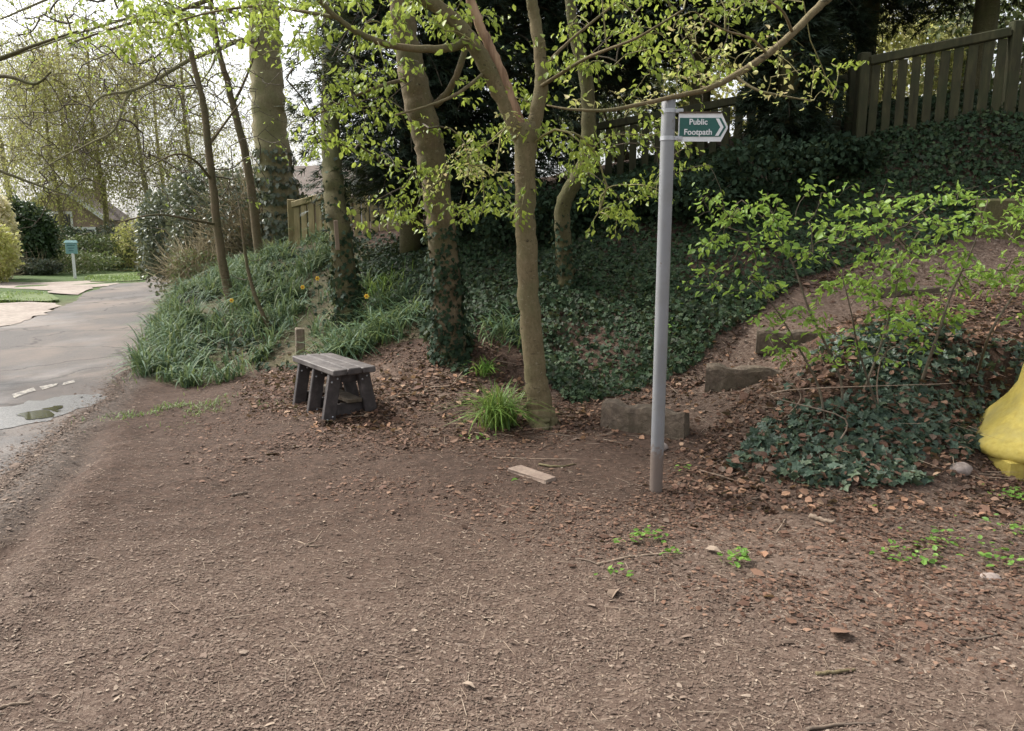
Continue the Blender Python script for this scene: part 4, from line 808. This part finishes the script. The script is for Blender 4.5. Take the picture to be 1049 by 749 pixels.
m.faces(np.concatenate(rings), F); m.build('body', M['yellow'], t)
for u, v in ((-.36, -.30), (.10, -.42), (-.28, .25), (.3, .2)):
    m = MB(); m.bbox(np.array([u, v, 0]) @ rotz(R(-14)).T + cc + [0, 0, .035], (.32, .26, .15), rotz(R(-14)+rng.normal(0, .1)), .014, .003); m.build('foot', M['yellow'], t)

# ================================================================= SMALL THINGS ON THE GROUND
def rock(label, q, size, mat, nm='rock', cat='stone', squash=.6):
    bm = MB(); n_, k = 10, 14; V = []
    for i in range(n_+1):
        th = math.pi*i/n_
        for j in range(k):
            ph = 2*math.pi*j/k; d = np.array([math.sin(th)*math.cos(ph), math.sin(th)*math.sin(ph), math.cos(th)]); r = 1+.35*vnoise(np.array([d[0]*1.7+q[0]*7]), np.array([d[1]*1.7+d[2]*1.3]), 4)[0]
            V.append(d*r*np.array(size)+q+[0, 0, size[2]*squash])
    F = [(i*k+j, (i+1)*k+j, (i+1)*k+(j+1) % k, i*k+(j+1) % k) for i in range(n_) for j in range(k)]; bm.faces(V, F)
    return tag(bm.build(nm, M[mat], org=q), label, cat)
rock('rounded pinkish grey stone beside the yellow base', ground(984, 482), (.075, .055, .045), 'stone', squash=.3)
rock('small brown stone at the lower right edge of the clearing', ground(1015, 588), (.05, .035, .02), 'stone', squash=.2)
rock('small pale stone lying under the lowest step', ground(676, 463), (.06, .04, .035), 'stone')
q = ground(545, 490); m = MB(); m.bbox(q+[0, 0, .006], (.36, .11, .03), rotz(R(-50)), .012, .005); tag(m.build('flat_slab', M['slab'], org=q), 'flat tan slab lying in the soil below the forked tree', 'slab')
q = ground(735, 440)
STICKS = [('pale crooked stick lying on the soil below the signpost', [(612, 578), (640, 573), (672, 569), (703, 568)], .007, 'stick'), ('thin stick beside the end of the pale crooked stick', [(588, 571), (604, 575), (614, 579)], .005, 'stickdark'),
          ('short greenish stick above the tan slab', [(552, 478), (572, 482), (590, 477)], .008, 'bark_olive'), ('long thin straight stick behind the tan slab', [(500, 470), (560, 471), (626, 473)], .005, 'stick'), ('stubby broken log end at the foot of the ivy mound', [(829, 531), (842, 534), (855, 537)], .016, 'stick'),
          ('thin pale twig standing across the litter below the ivy mound', [(795, 545), (804, 533), (812, 518)], .004, 'stick'), ('pale stick in the left foreground corner', [(-6, 734), (12, 728), (34, 723)], .006, 'stick'), ('bent pale root arching over the litter right of the bench', [(430, 408), (442, 400), (462, 398), (474, 384), (492, 376)], .009, 'stick'),
          ('thin pale stick on the bank right of the bench', [(398, 412), (430, 406), (455, 400)], .006, 'stick'), ('dark stick lying below the bench', [(238, 507), (246, 506), (254, 504)], .008, 'stickdark'), ('crossed thin twig in the middle of the clearing', [(312, 560), (322, 554), (330, 543)], .004, 'stick'), ('thin twig across the crossed twig in the clearing', [(306, 556), (318, 560), (332, 559)], .004, 'stick'),
          ('greenish lichen covered twig in the right foreground', [(836, 690), (856, 689), (876, 687)], .008, 'bark_olive'), ('grey stick in the right foreground', [(980, 657), (1000, 655), (1024, 651)], .007, 'stickdark'), ('straight twig in the left middle of the clearing', [(137, 683), (148, 675), (160, 668)], .004, 'stick'),
          ('short flat twig at the bottom edge', [(826, 744), (862, 743), (896, 745)], .006, 'stickdark'), ('curled twig on the right middle litter', [(894, 600), (904, 612), (905, 620)], .004, 'stick'), ('pale root running along the upper path edge', [(990, 352), (1010, 357), (1032, 364)], .012, 'stick'), ('forked branch end lying across the path at the right', [(938, 322), (960, 315), (990, 318)], .010, 'stickdark')]
for lab, L, r, mt in STICKS:
    c = spline([ground(x, y)+[0, 0, r*.8] for x, y in L], 5); c[:, 2] += rng.normal(0, r*.2, len(c)); m = MB(); m.tube(c, np.linspace(r, r*.55, len(c))*rng.uniform(.9, 1.1, len(c)), 7, .04); tag(m.build('stick', M[mt], org=c[0]), lab, 'stick', 'sticks lying on the ground')
m = MB()
def big_leaf(label, px, py, s, mat='deadleaf', n=1, name='fallen_leaf'):
    q = ground(px, py)+[0, 0, .008]; mb = MB(); a = rng.uniform(0, 6.28); mb.scatter(np.array(LEAF[0])*[1, 1, 2.2]+np.array([0, 0, .0]), LEAF[1], q[None], np.array([[math.cos(a), math.sin(a), .1]]), np.array([[rng.normal(0, .3), rng.normal(0, .3), 1.]]), s, s*.9); tag(mb.build(name, M[mat], org=q, smooth=False), label, 'leaf', 'single fallen leaves on the clearing')
big_leaf('pale brown curled leaf in the middle of the clearing below the pale stick', 632, 604, .10, 'strawtwig'); big_leaf('orange leaf beside the green weed right of the signpost', 783, 574, .085); big_leaf('orange leaf above the tan slab corner', 543, 524, .05); big_leaf('orange leaf low in the right foreground', 781, 614, .06); big_leaf('pale leaf left of the right weeds', 722, 567, .08, 'palechip'); big_leaf('pale chip shaped leaf in the lower middle', 473, 705, .05, 'palechip')
big_leaf('small yellow green leaf lying left of the tan slab', 531, 496, .05, 'weed'); big_leaf('bright green leaf lying below the ivy mound', 892, 518, .05, 'weed')

# ---------------------------------------------------------------- loose ground cover
def sample(n, x0, x1, y0, y1): return rng.uniform(x0, x1, n), rng.uniform(y0, y1, n)
def on_ground(x, y, dz=0): return np.stack([x, y, H(x, y)+dz], 1)
def spread(name, label, cat, mat, tmpl, pos, size, lift=.25, wr=None, up=.5):
    n = len(pos); a = rng.uniform(0, 6.28, n); X = np.stack([np.cos(a), np.sin(a), rng.normal(0, lift, n)], 1); Z = np.array([0, 0, 1.])+rng.normal(0, up, (n, 3)); mb = MB()
    mb.scatter(*tmpl, pos, X, Z, size, wr); return tag(mb.build(name, M[mat], smooth=False), label, cat, None, 'stuff')
inroad = lambda x, y: inpoly(x, y, ROADXY)
# fine chips over the clearing
n = 380000; yy = 1.9+7.2*rng.uniform(0, 1, n)**1.5; xx = rng.uniform(-1, 1, n)*(yy*.72+.4)
de = seg_dist(xx, yy, ROADXY[:12]); k = ~inroad(xx, yy) | (rng.uniform(0, 1, n) < .01+.7*np.exp(-de/.13)); k &= rng.uniform(0, 1, n) < np.clip(.62+1.3*fbm(xx, yy, .7, 3, 51), .12, 1)*np.clip(1.15-.32*np.clip(yy-2.7, 0, 2)-.25*np.clip(xx, 0, 2), .3, 1); xx, yy = xx[k], yy[k]
s = np.exp(rng.normal(math.log(.0078), .5, len(xx))); spread('bark_litter', 'fine brown bark chips and leaf crumbs covering the clearing', 'litter', 'litter', CHIP, on_ground(xx, yy, .003), s, .07, s*rng.uniform(.2, .6, len(xx)), .13)
n = 11000; yy = 1.9+7*rng.uniform(0, 1, n)**1.4; xx = rng.uniform(-1, 1, n)*(yy*.72+.4); k = ~inroad(xx, yy) & (rng.uniform(0, 1, n) < np.clip(.4+1.6*fbm(xx, yy, .9, 3, 77), .05, 1)); xx, yy = xx[k], yy[k]; s = np.exp(rng.normal(math.log(.0085), .45, len(xx)))
spread('pale_chips', 'pale wood flakes scattered over the clearing', 'litter', 'palechip', CHIP, on_ground(xx, yy, .005), s, .08, s*rng.uniform(.2, .5, len(xx)), .15)
n = 9000; yy = 1.9+6.5*rng.uniform(0, 1, n)**1.4; xx = rng.uniform(-1, 1, n)*(yy*.72+.4); k = ~inroad(xx, yy); xx, yy = xx[k], yy[k]
spread('twig_litter', 'thin dry twiglets strewn over the clearing', 'litter', 'strawtwig', TWIG, on_ground(xx, yy, .004), np.exp(rng.normal(math.log(.04), .6, len(xx))), .06, rng.uniform(.0015, .0035, len(xx)), .4)
# russet leaf litter on the bank foot and the mound
n = 230000; xx, yy = sample(n, -5.5, 5.2, 4.0, 10.5); z = H(xx, yy); px, py = proj(np.stack([xx, yy, z], 1))
LIT = [(250, 385), (300, 375), (400, 350), (470, 338), (530, 350), (560, 405), (620, 408), (700, 372), (760, 330), (800, 290), (1060, 240), (1060, 560), (960, 545), (860, 545), (740, 520), (690, 505), (720, 470), (680, 455), (620, 452), (570, 455), (500, 452), (400, 445), (330, 445), (250, 410)]
px = px+rng.normal(0, 14, n); py = py+rng.normal(0, 11, n); pz = inpoly(px, py, LIT); dp = seg_dist(xx, yy, np.array([P(672, 470, 5.4)[:2], P(760, 395, 6.3)[:2], P(800, 350, 6.8)[:2], P(930, 300, 7.6)[:2], P(1060, 270, 7.8)[:2]]))
k = pz & (rng.uniform(0, 1, n) < np.clip(.55+1.2*fbm(xx, yy, .6, 3, 61), .1, 1)) & ((dp > .3) | (rng.uniform(0, 1, n) < .2)) & ~inroad(xx, yy); s = np.exp(rng.normal(math.log(.024), .45, k.sum()))
spread('leaf_litter', 'russet fallen leaves covering the foot of the bank and the mound', 'litter', 'redlitter', LEAF, on_ground(xx[k], yy[k], .010), s, .3, s*rng.uniform(.7, 1.5, len(s)), .45)
n = 1500; xx, yy = sample(n, -2, 5, 4, 7); px, py = proj(on_ground(xx, yy)); k = inpoly(px, py, LIT); s = rng.uniform(.032, .062, k.sum())
spread('leaf_litter', 'larger pale orange fallen leaves strewn over the litter at the foot of the bank', 'litter', 'deadleaf', LEAF, on_ground(xx[k], yy[k], .016), s, .35, s*1.2, .5)
n = 2600; xx, yy = sample(n, -4, 5, 4.5, 9); px, py = proj(on_ground(xx, yy)); k = inpoly(px, py, LIT)
spread('twig_litter', 'dry straw coloured stems lying over the bank litter', 'litter', 'strawtwig', TWIG, on_ground(xx[k], yy[k], .014), np.exp(rng.normal(math.log(.14), .5, k.sum())), .12, rng.uniform(.003, .006, k.sum()), .4)

n = 170000; xx, yy = sample(n, -3.5, 4.2, 2.4, 6.6); px, py = proj(on_ground(xx, yy)); px = px+rng.normal(0, 45, n); py = py+rng.normal(0, 22, n)
k = inpoly(px, py, [(200, 430), (330, 425), (500, 450), (640, 470), (760, 500), (1080, 500), (1080, 700), (900, 665), (740, 600), (600, 545), (400, 500), (240, 475)]) & (rng.uniform(0, 1, n) < np.clip(.5+1.4*fbm(xx, yy, .5, 3, 66), .05, 1)); s = np.exp(rng.normal(math.log(.013), .5, k.sum()))
spread('leaf_litter', 'dark russet leaf crumbs strewn over the soil at the right of the clearing', 'litter', 'redlitter', CHIP, on_ground(xx[k], yy[k], .007), s, .12, s*rng.uniform(.3, .9, len(s)), .22)
# soil, grit and chips spilling over the ragged road edge
RE = ROADXY[:12]; n = 26000; j = rng.integers(0, len(RE)-1, n); t_ = rng.uniform(0, 1, (n, 1)); q = RE[j]*(1-t_)+RE[j+1]*t_+rng.normal(0, 1, (n, 2))*(.03+.15*rng.uniform(0, 1, (n, 1))**1.5); s = np.exp(rng.normal(math.log(.0095), .5, n))
spread('grit', 'grit and soil crumbs spilling over the edge of the road', 'grit', 'litter', CHIP, np.column_stack([q, np.maximum(H(q[:, 0], q[:, 1]), .004)+.006]), s, .12, s*rng.uniform(.4, .9, n), .2)
# ivy ground cover
def ivy_cover(name, label, n, box, poly, size, mat, dens=lambda x, y: 1., h_=.12):
    xx, yy = sample(n, *box); z = H(xx, yy); px, py = proj(np.stack([xx, yy, z], 1)); k = inpoly(px, py, poly) & (rng.uniform(0, 1, n) < dens(xx, yy)); xx, yy, z = xx[k], yy[k], z[k]; m_ = len(xx)
    e = .05; nx_ = -(H0(xx+e, yy)-H0(xx-e, yy))/(2*e); ny_ = -(H0(xx, yy+e)-H0(xx, yy-e))/(2*e); N = unit(np.stack([nx_, ny_, np.ones(m_)], 1))
    hump = .5+fbm(xx, yy, .5, 3, 13); p = np.stack([xx, yy, z], 1)+N*(.01+h_*np.clip(hump, .05, 1)*rng.uniform(0, 1, m_))[:, None]
    mb = MB(); dwn = np.array([0, -.5, -.6]); mb.scatter(*IVY, p, rng.normal(0, .8, (m_, 3))+dwn, N+np.array([0, -.35, 0])+rng.normal(0, .42, (m_, 3)), size*np.clip(np.exp(rng.normal(-.05, .3, m_)), .4, 1.45))
    return tag(mb.build(name, M[mat], smooth=False), label, 'ivy', None, 'stuff')
BANK = [(375, 262), (420, 245), (480, 220), (560, 205), (640, 172), (690, 158), (820, 150), (880, 112), (940, 85), (1060, 70), (1060, 190), (1000, 235), (940, 262), (880, 268), (820, 285), (770, 325), (735, 345), (715, 372), (680, 392), (610, 412), (585, 415), (560, 392), (520, 345), (490, 330), (478, 385), (440, 372), (430, 330), (385, 320), (372, 290)]
ivy_cover('ivy_ground_cover', 'dark ivy carpeting the shaded bank between the trees and the stepped path', 175000, (-3, 7, 6.2, 12), BANK, .044, 'ivy', lambda x, y: np.clip(.9+1.6*fbm(x, y, .8, 3, 71), .25, 1))
MOUND = [(742, 484), (765, 455), (800, 410), (832, 372), (850, 345), (900, 325), (960, 332), (1010, 345), (1060, 355), (1060, 420), (1010, 440), (992, 470), (975, 492), (900, 500), (830, 500), (780, 495)]
ivy_cover('ivy_ground_cover', 'glossy ivy spreading over the leafy mound in front of the stepped path', 21000, (1., 4.6, 4.1, 7), MOUND, .050, 'ivy_mound', lambda x, y: np.clip(.50+2.0*fbm(x, y, .45, 3, 81)+.5*np.clip(x-2.5, 0, 1), .05, 1), .07)
ivy_cover('ivy_ground_cover', 'ivy and brambles trailing among the daffodils below the mossy trunk', 34000, (-8, 0, 6.8, 15), [(150, 372), (185, 300), (235, 262), (300, 245), (380, 238), (455, 250), (455, 362), (400, 368), (330, 375), (260, 385)], .055, 'ivy_dark', lambda x, y: np.clip(.5+2*fbm(x, y, .6, 3, 91), .05, 1))

n = 4200; xx, yy = sample(n, 1., 4.6, 4.1, 7); px, py = proj(on_ground(xx, yy)); k = inpoly(px, py, MOUND); s = rng.uniform(.03, .075, k.sum())
spread('leaf_litter', 'curled russet leaves caught among the ivy of the mound', 'litter', 'redlitter', LEAF, on_ground(xx[k], yy[k], .02)+np.stack([np.zeros(k.sum())]*2+[rng.uniform(0, .05, k.sum())], 1), s, .4, s*1.1, .5)
# daffodil and grass blades
def blades(mb, x, y, L, wdt, lean=.35, bend=.7, ax_=None):
    n = len(x); p = on_ground(x, y, -.01); a = rng.uniform(0, 6.28, n); X = np.stack([np.cos(a)*lean*rng.uniform(.2, 1.6, n), np.sin(a)*lean*rng.uniform(.2, 1.6, n), np.ones(n)], 1); Z = -np.stack([np.cos(a), np.sin(a), np.zeros(n)], 1)+rng.normal(0, .2, (n, 3))
    g_ = rng.integers(0, 3, n)
    for k in range(3): i = g_ == k; tv, tf = blade(bend*(.5+.55*k)); mb.scatter(tv, tf, p[i], X[i], Z[i], L[i], wdt[i])
DAF = [(132, 384), (150, 352), (168, 322), (186, 290), (225, 258), (300, 238), (345, 246), (352, 285), (392, 300), (440, 312), (432, 345), (400, 352), (352, 366), (318, 345), (288, 345), (266, 378), (232, 392), (190, 398)]
n = 46000; xx, yy = sample(n, -8.5, -.6, 6.5, 18); px, py = proj(on_ground(xx, yy)); ncl = 900; cx_, cy_ = sample(ncl, -8.5, -.6, 6.5, 18); idx = rng.integers(0, ncl, n); xx = cx_[idx]+rng.normal(0, 1, n)*(.04+.07*(idx % 7)/6); yy = cy_[idx]+rng.normal(0, 1, n)*(.04+.07*(idx % 7)/6); px, py = proj(on_ground(xx, yy)); k = inpoly(px, py, DAF) & ~inroad(xx, yy); xx, yy = xx[k], yy[k]; lc = (.2+.3*((idx[k]*7919) % 11)/10)
mb = MB(); blades(mb, xx, yy, lc*rng.uniform(.7, 1.15, len(xx)), rng.uniform(.009, .019, len(xx)), .38, 1.05); tag(mb.build('daffodil_foliage', M['daff'], smooth=False), 'blue green strappy daffodil leaves covering the bank left of the mossy trunk', 'foliage', None, 'stuff')
n = 9000; xx, yy = sample(n, -8.5, -1, 6.5, 17); px, py = proj(on_ground(xx, yy)); k = inpoly(px, py, [(105, 408), (135, 376), (165, 325), (190, 300), (240, 330), (300, 345), (260, 385), (215, 400), (160, 405)]) & ~inroad(xx, yy) & (fbm(xx, yy, .7, 2, 99) > -.05); xx, yy = xx[k], yy[k]
mb = MB(); blades(mb, xx, yy, rng.uniform(.07, .2, len(xx)), rng.uniform(.004, .008, len(xx)), .5, .8); tag(mb.build('grass', M['grass'], smooth=False), 'short green grass at the foot of the daffodil bank by the road', 'grass', None, 'stuff')
n = 1500; c_ = flat(170, 418); xx = c_[0]+rng.normal(0, .42, n); yy = c_[1]+.35*(xx-c_[0])+rng.normal(0, .22, n); k = (fbm(xx, yy, .22, 2, 41) > .12) & ~inroad(xx, yy); xx, yy = xx[k], yy[k]; n = len(xx)
mb = MB(); blades(mb, xx, yy, rng.uniform(.03, .09, n), rng.uniform(.004, .007, n), .7, .8); tag(mb.build('grass', M['grass'], smooth=False), 'sparse grass tufts at the corner of the clearing near the puddle', 'grass', None, 'stuff')
for lab, pl, n in (('mown grass of the verge left of the road', [(-60, 302), (0, 300), (20, 300), (45, 302), (60, 308), (50, 310), (0, 309), (-60, 311)], 9000), ('mown grass of the far verge around the notice board', [(86, 287), (95, 282.5), (120, 281), (152, 280), (152, 285), (140, 288), (118, 289.5), (100, 289)], 9000)):
    q = np.array(fl(pl)); lo, hi = q.min(0), q.max(0); xx, yy = rng.uniform(lo[0], hi[0], n), rng.uniform(lo[1], hi[1], n); k = inpoly(xx, yy, q); xx, yy = xx[k], yy[k]
    mb = MB(); blades(mb, xx, yy, rng.uniform(.08, .16, len(xx)), rng.uniform(.012, .02, len(xx)), .5, .7); tag(mb.build('grass', M['grass'], smooth=False), lab, 'grass', None, 'stuff')
def tuft(name, label, px, py, n, L, r, mat='grass', wdt=.009, lean=.5, grp=None):
    q = ground(px, py); mb = MB(); xx = q[0]+rng.normal(0, r, n); yy = q[1]+rng.normal(0, r, n); blades(mb, xx, yy, L*rng.uniform(.5, 1.1, n), wdt*rng.uniform(.6, 1.3, n), lean, 1.1); tag(mb.build(name, M[mat], org=q, smooth=False), label, 'grass tuft', grp)
tuft('grass_tuft', 'strappy green tuft at the left foot of the forked tree', 510, 437, 300, .46, .06, 'grass', .010, .32)
tuft('grass_tuft', 'upright yellow green tuft on the bank above the strappy one', 497, 385, 60, .22, .03, 'weed', .012, .3)
tuft('grass_tuft', 'dark green tuft on the ivy edge left of the forked tree', 512, 345, 150, .34, .12, 'daff', .012, .6)
tuft('grass_tuft', 'large blue green clump directly behind the bench', 352, 366, 330, .50, .12, 'daff', .015, .6)
tuft('grass_tuft', 'bright green tuft between the mossy trunk and the ivied tree', 388, 300, 160, .34, .15, 'grass', .012, .5)
tuft('grass_tuft', 'pale blue green clump right of the mossy trunk', 410, 330, 240, .45, .16, 'daff', .013, .7)
# daffodil flowers
for px, py, lab in [(240, 322, 'daffodil bloom by the foot of the thin brown tree'), (312, 308, 'pale daffodil bloom left of the mossy trunk'), (327, 300, 'orange cupped daffodil nearest the mossy trunk'), (377, 320, 'orange cupped daffodil right of the mossy trunk foot')]:
    q = ground(px, py+14); hgt = .36; t = thing('daffodil', lab, 'daffodil', q, 'daffodils in bloom on the bank'); m = MB(); tp = q+[0, -.03, hgt]; m.tube(spline([q, q+[0, 0, hgt*.6], tp], 4), .004, 5); m.build('stem', M['daff'], t)
    m = MB(); a = np.arange(6)*math.pi/3; f = np.array([.1, -1, .1]); Fm = frame((1, 0, 0), f); X = np.stack([np.cos(a), np.sin(a), np.full(6, .1)], 1) @ Fm.T; m.scatter(*LEAF, np.repeat(tp[None], 6, 0), X, np.repeat(f[None], 6, 0), .032, .04); m.build('petals', M['daffy'], t)
    m = MB(); m.tube([tp, tp+unit(f)*.02, tp+unit(f)*.026], [.006, .009, .012], 10, cap=False); m.build('cup', M['daffo'], t)
# weeds
def weed(label, px, py, n, r, s=.035, mat='weed'):
    q = ground(px, py); mb = MB(); xx = q[0]+rng.normal(0, r, n); yy = q[1]+rng.normal(0, r*.7, n); p = on_ground(xx, yy, .015)+np.stack([np.zeros(n), np.zeros(n), rng.uniform(0, .04, n)], 1); a = rng.uniform(0, 6.28, n)
    mb.scatter(*LEAF, p, np.stack([np.cos(a), np.sin(a), rng.uniform(-.2, .5, n)], 1), np.array([0, 0, 1.])+rng.normal(0, .35, (n, 3)), s*rng.uniform(.6, 1.3, n)); tag(mb.build('weed_leaves', M[mat], org=q, smooth=False), label, 'weed', 'small green weeds on the soil', 'thing')
for a in [('bright green weed beside the orange leaf right of the signpost', 752, 578, 34, .05), ('green weed patch left of the pale stick end', 668, 553, 26, .05), ('sparse weed trail left of the green weed patch', 640, 560, 12, .06), ('small weed at the end of the pale stick', 690, 572, 8, .03), ('weed patch under the yellow base', 1035, 508, 40, .09),
          ('trailing weeds in the right middle', 970, 562, 60, .12), ('weeds at the right edge below the yellow base', 1040, 545, 40, .10), ('weed sprigs low in the right middle', 935, 575, 22, .06), ('weed sprigs at the right edge', 1030, 575, 26, .07), ('small weed left of the trailing weeds', 905, 572, 12, .05), ('weed tuft right of the second step', 700, 330, 60, .12, .045), ('small weed near the foot of the signpost', 700, 487, 9, .06), ('yellow green weed by the tuft at the forked tree', 490, 452, 10, .05), ('pale weed in the middle clearing', 632, 591, 10, .04)]: weed(*a)

# ================================================================= SAPLING SHRUB OVER THE MOUND
q = ground(862, 420); t = thing('sapling_shrub', 'open sapling shrub with fresh green leaves growing out of the ivy mound', 'shrub', q); m = MB(); sk = []
for L, r in (([(846, 436, 5.05), (838, 395, 5.1), (812, 345, 5.15), (790, 310, 5.2), (768, 285, 5.2)], .010), ([(862, 425, 5.1), (860, 385, 5.15), (830, 320, 5.2), (812, 270, 5.3), (790, 232, 5.4), (760, 205, 5.5)], .010), ([(880, 412, 5.2), (900, 360, 5.3), (915, 310, 5.4), (925, 265, 5.5), (950, 225, 5.6)], .010), ([(940, 400, 5.2), (960, 345, 5.3), (975, 300, 5.4), (998, 250, 5.5), (1012, 205, 5.6)], .012), ([(900, 420, 5.1), (880, 360, 5.0), (872, 320, 4.9), (862, 280, 4.9)], .008), ([(1000, 385, 5.2), (1015, 340, 5.2), (1040, 300, 5.3), (1060, 265, 5.3)], .011)):
    c = limb([ground(L[0][0], L[0][1])-[0, 0, .03]]+[P(*q_) for q_ in L[1:]], np.linspace(r, r*.35, len(L)), m, 7); sk += list(c[6:])
m.build('stems', M['twig_dark'], t)
T = region(960, 1080, 190, 330, 5.0, 5.8, 40)+region(700, 800, 195, 300, 5.0, 5.7, 40)+region(780, 900, 190, 330, 5.0, 5.8, 64)+region(880, 1010, 185, 330, 5.0, 5.8, 84)+region(760, 960, 320, 375, 4.85, 5.3, 30)+region(990, 1060, 180, 290, 5.0, 5.8, 20)
ch, en = grow(sk, T, .0017, .42, 4, .04, .07, .008); b2 = MB(); branches(b2, ch, 4); b2.build('branches', M['twig_dark'], t)
lm = MB(); leafy(lm, ch, en, 10, .16, .054, .5, .04); lm.build('foliage', M['shrubleaf'], t)
for lab, px, py in (('dead brown stem standing up through the ivy left of the sapling shrub', 790, 440), ('bare bramble stem arching out of the ivy mound', 900, 420), ('dry stem leaning over the ivy at the mound foot', 850, 462)):
    q = ground(px, py); c = spline([q-[0, 0, .03], q+[rng.normal(0, .06), 0, .2], q+[rng.normal(0, .18), -.05, .38], q+[rng.normal(0, .3), -.1, .45]], 6); m = MB(); m.tube(c, np.linspace(.006, .002, len(c)), 6); tag(m.build('dead_stem', M['stick'], org=q), lab, 'stem', 'dead stems in the ivy')
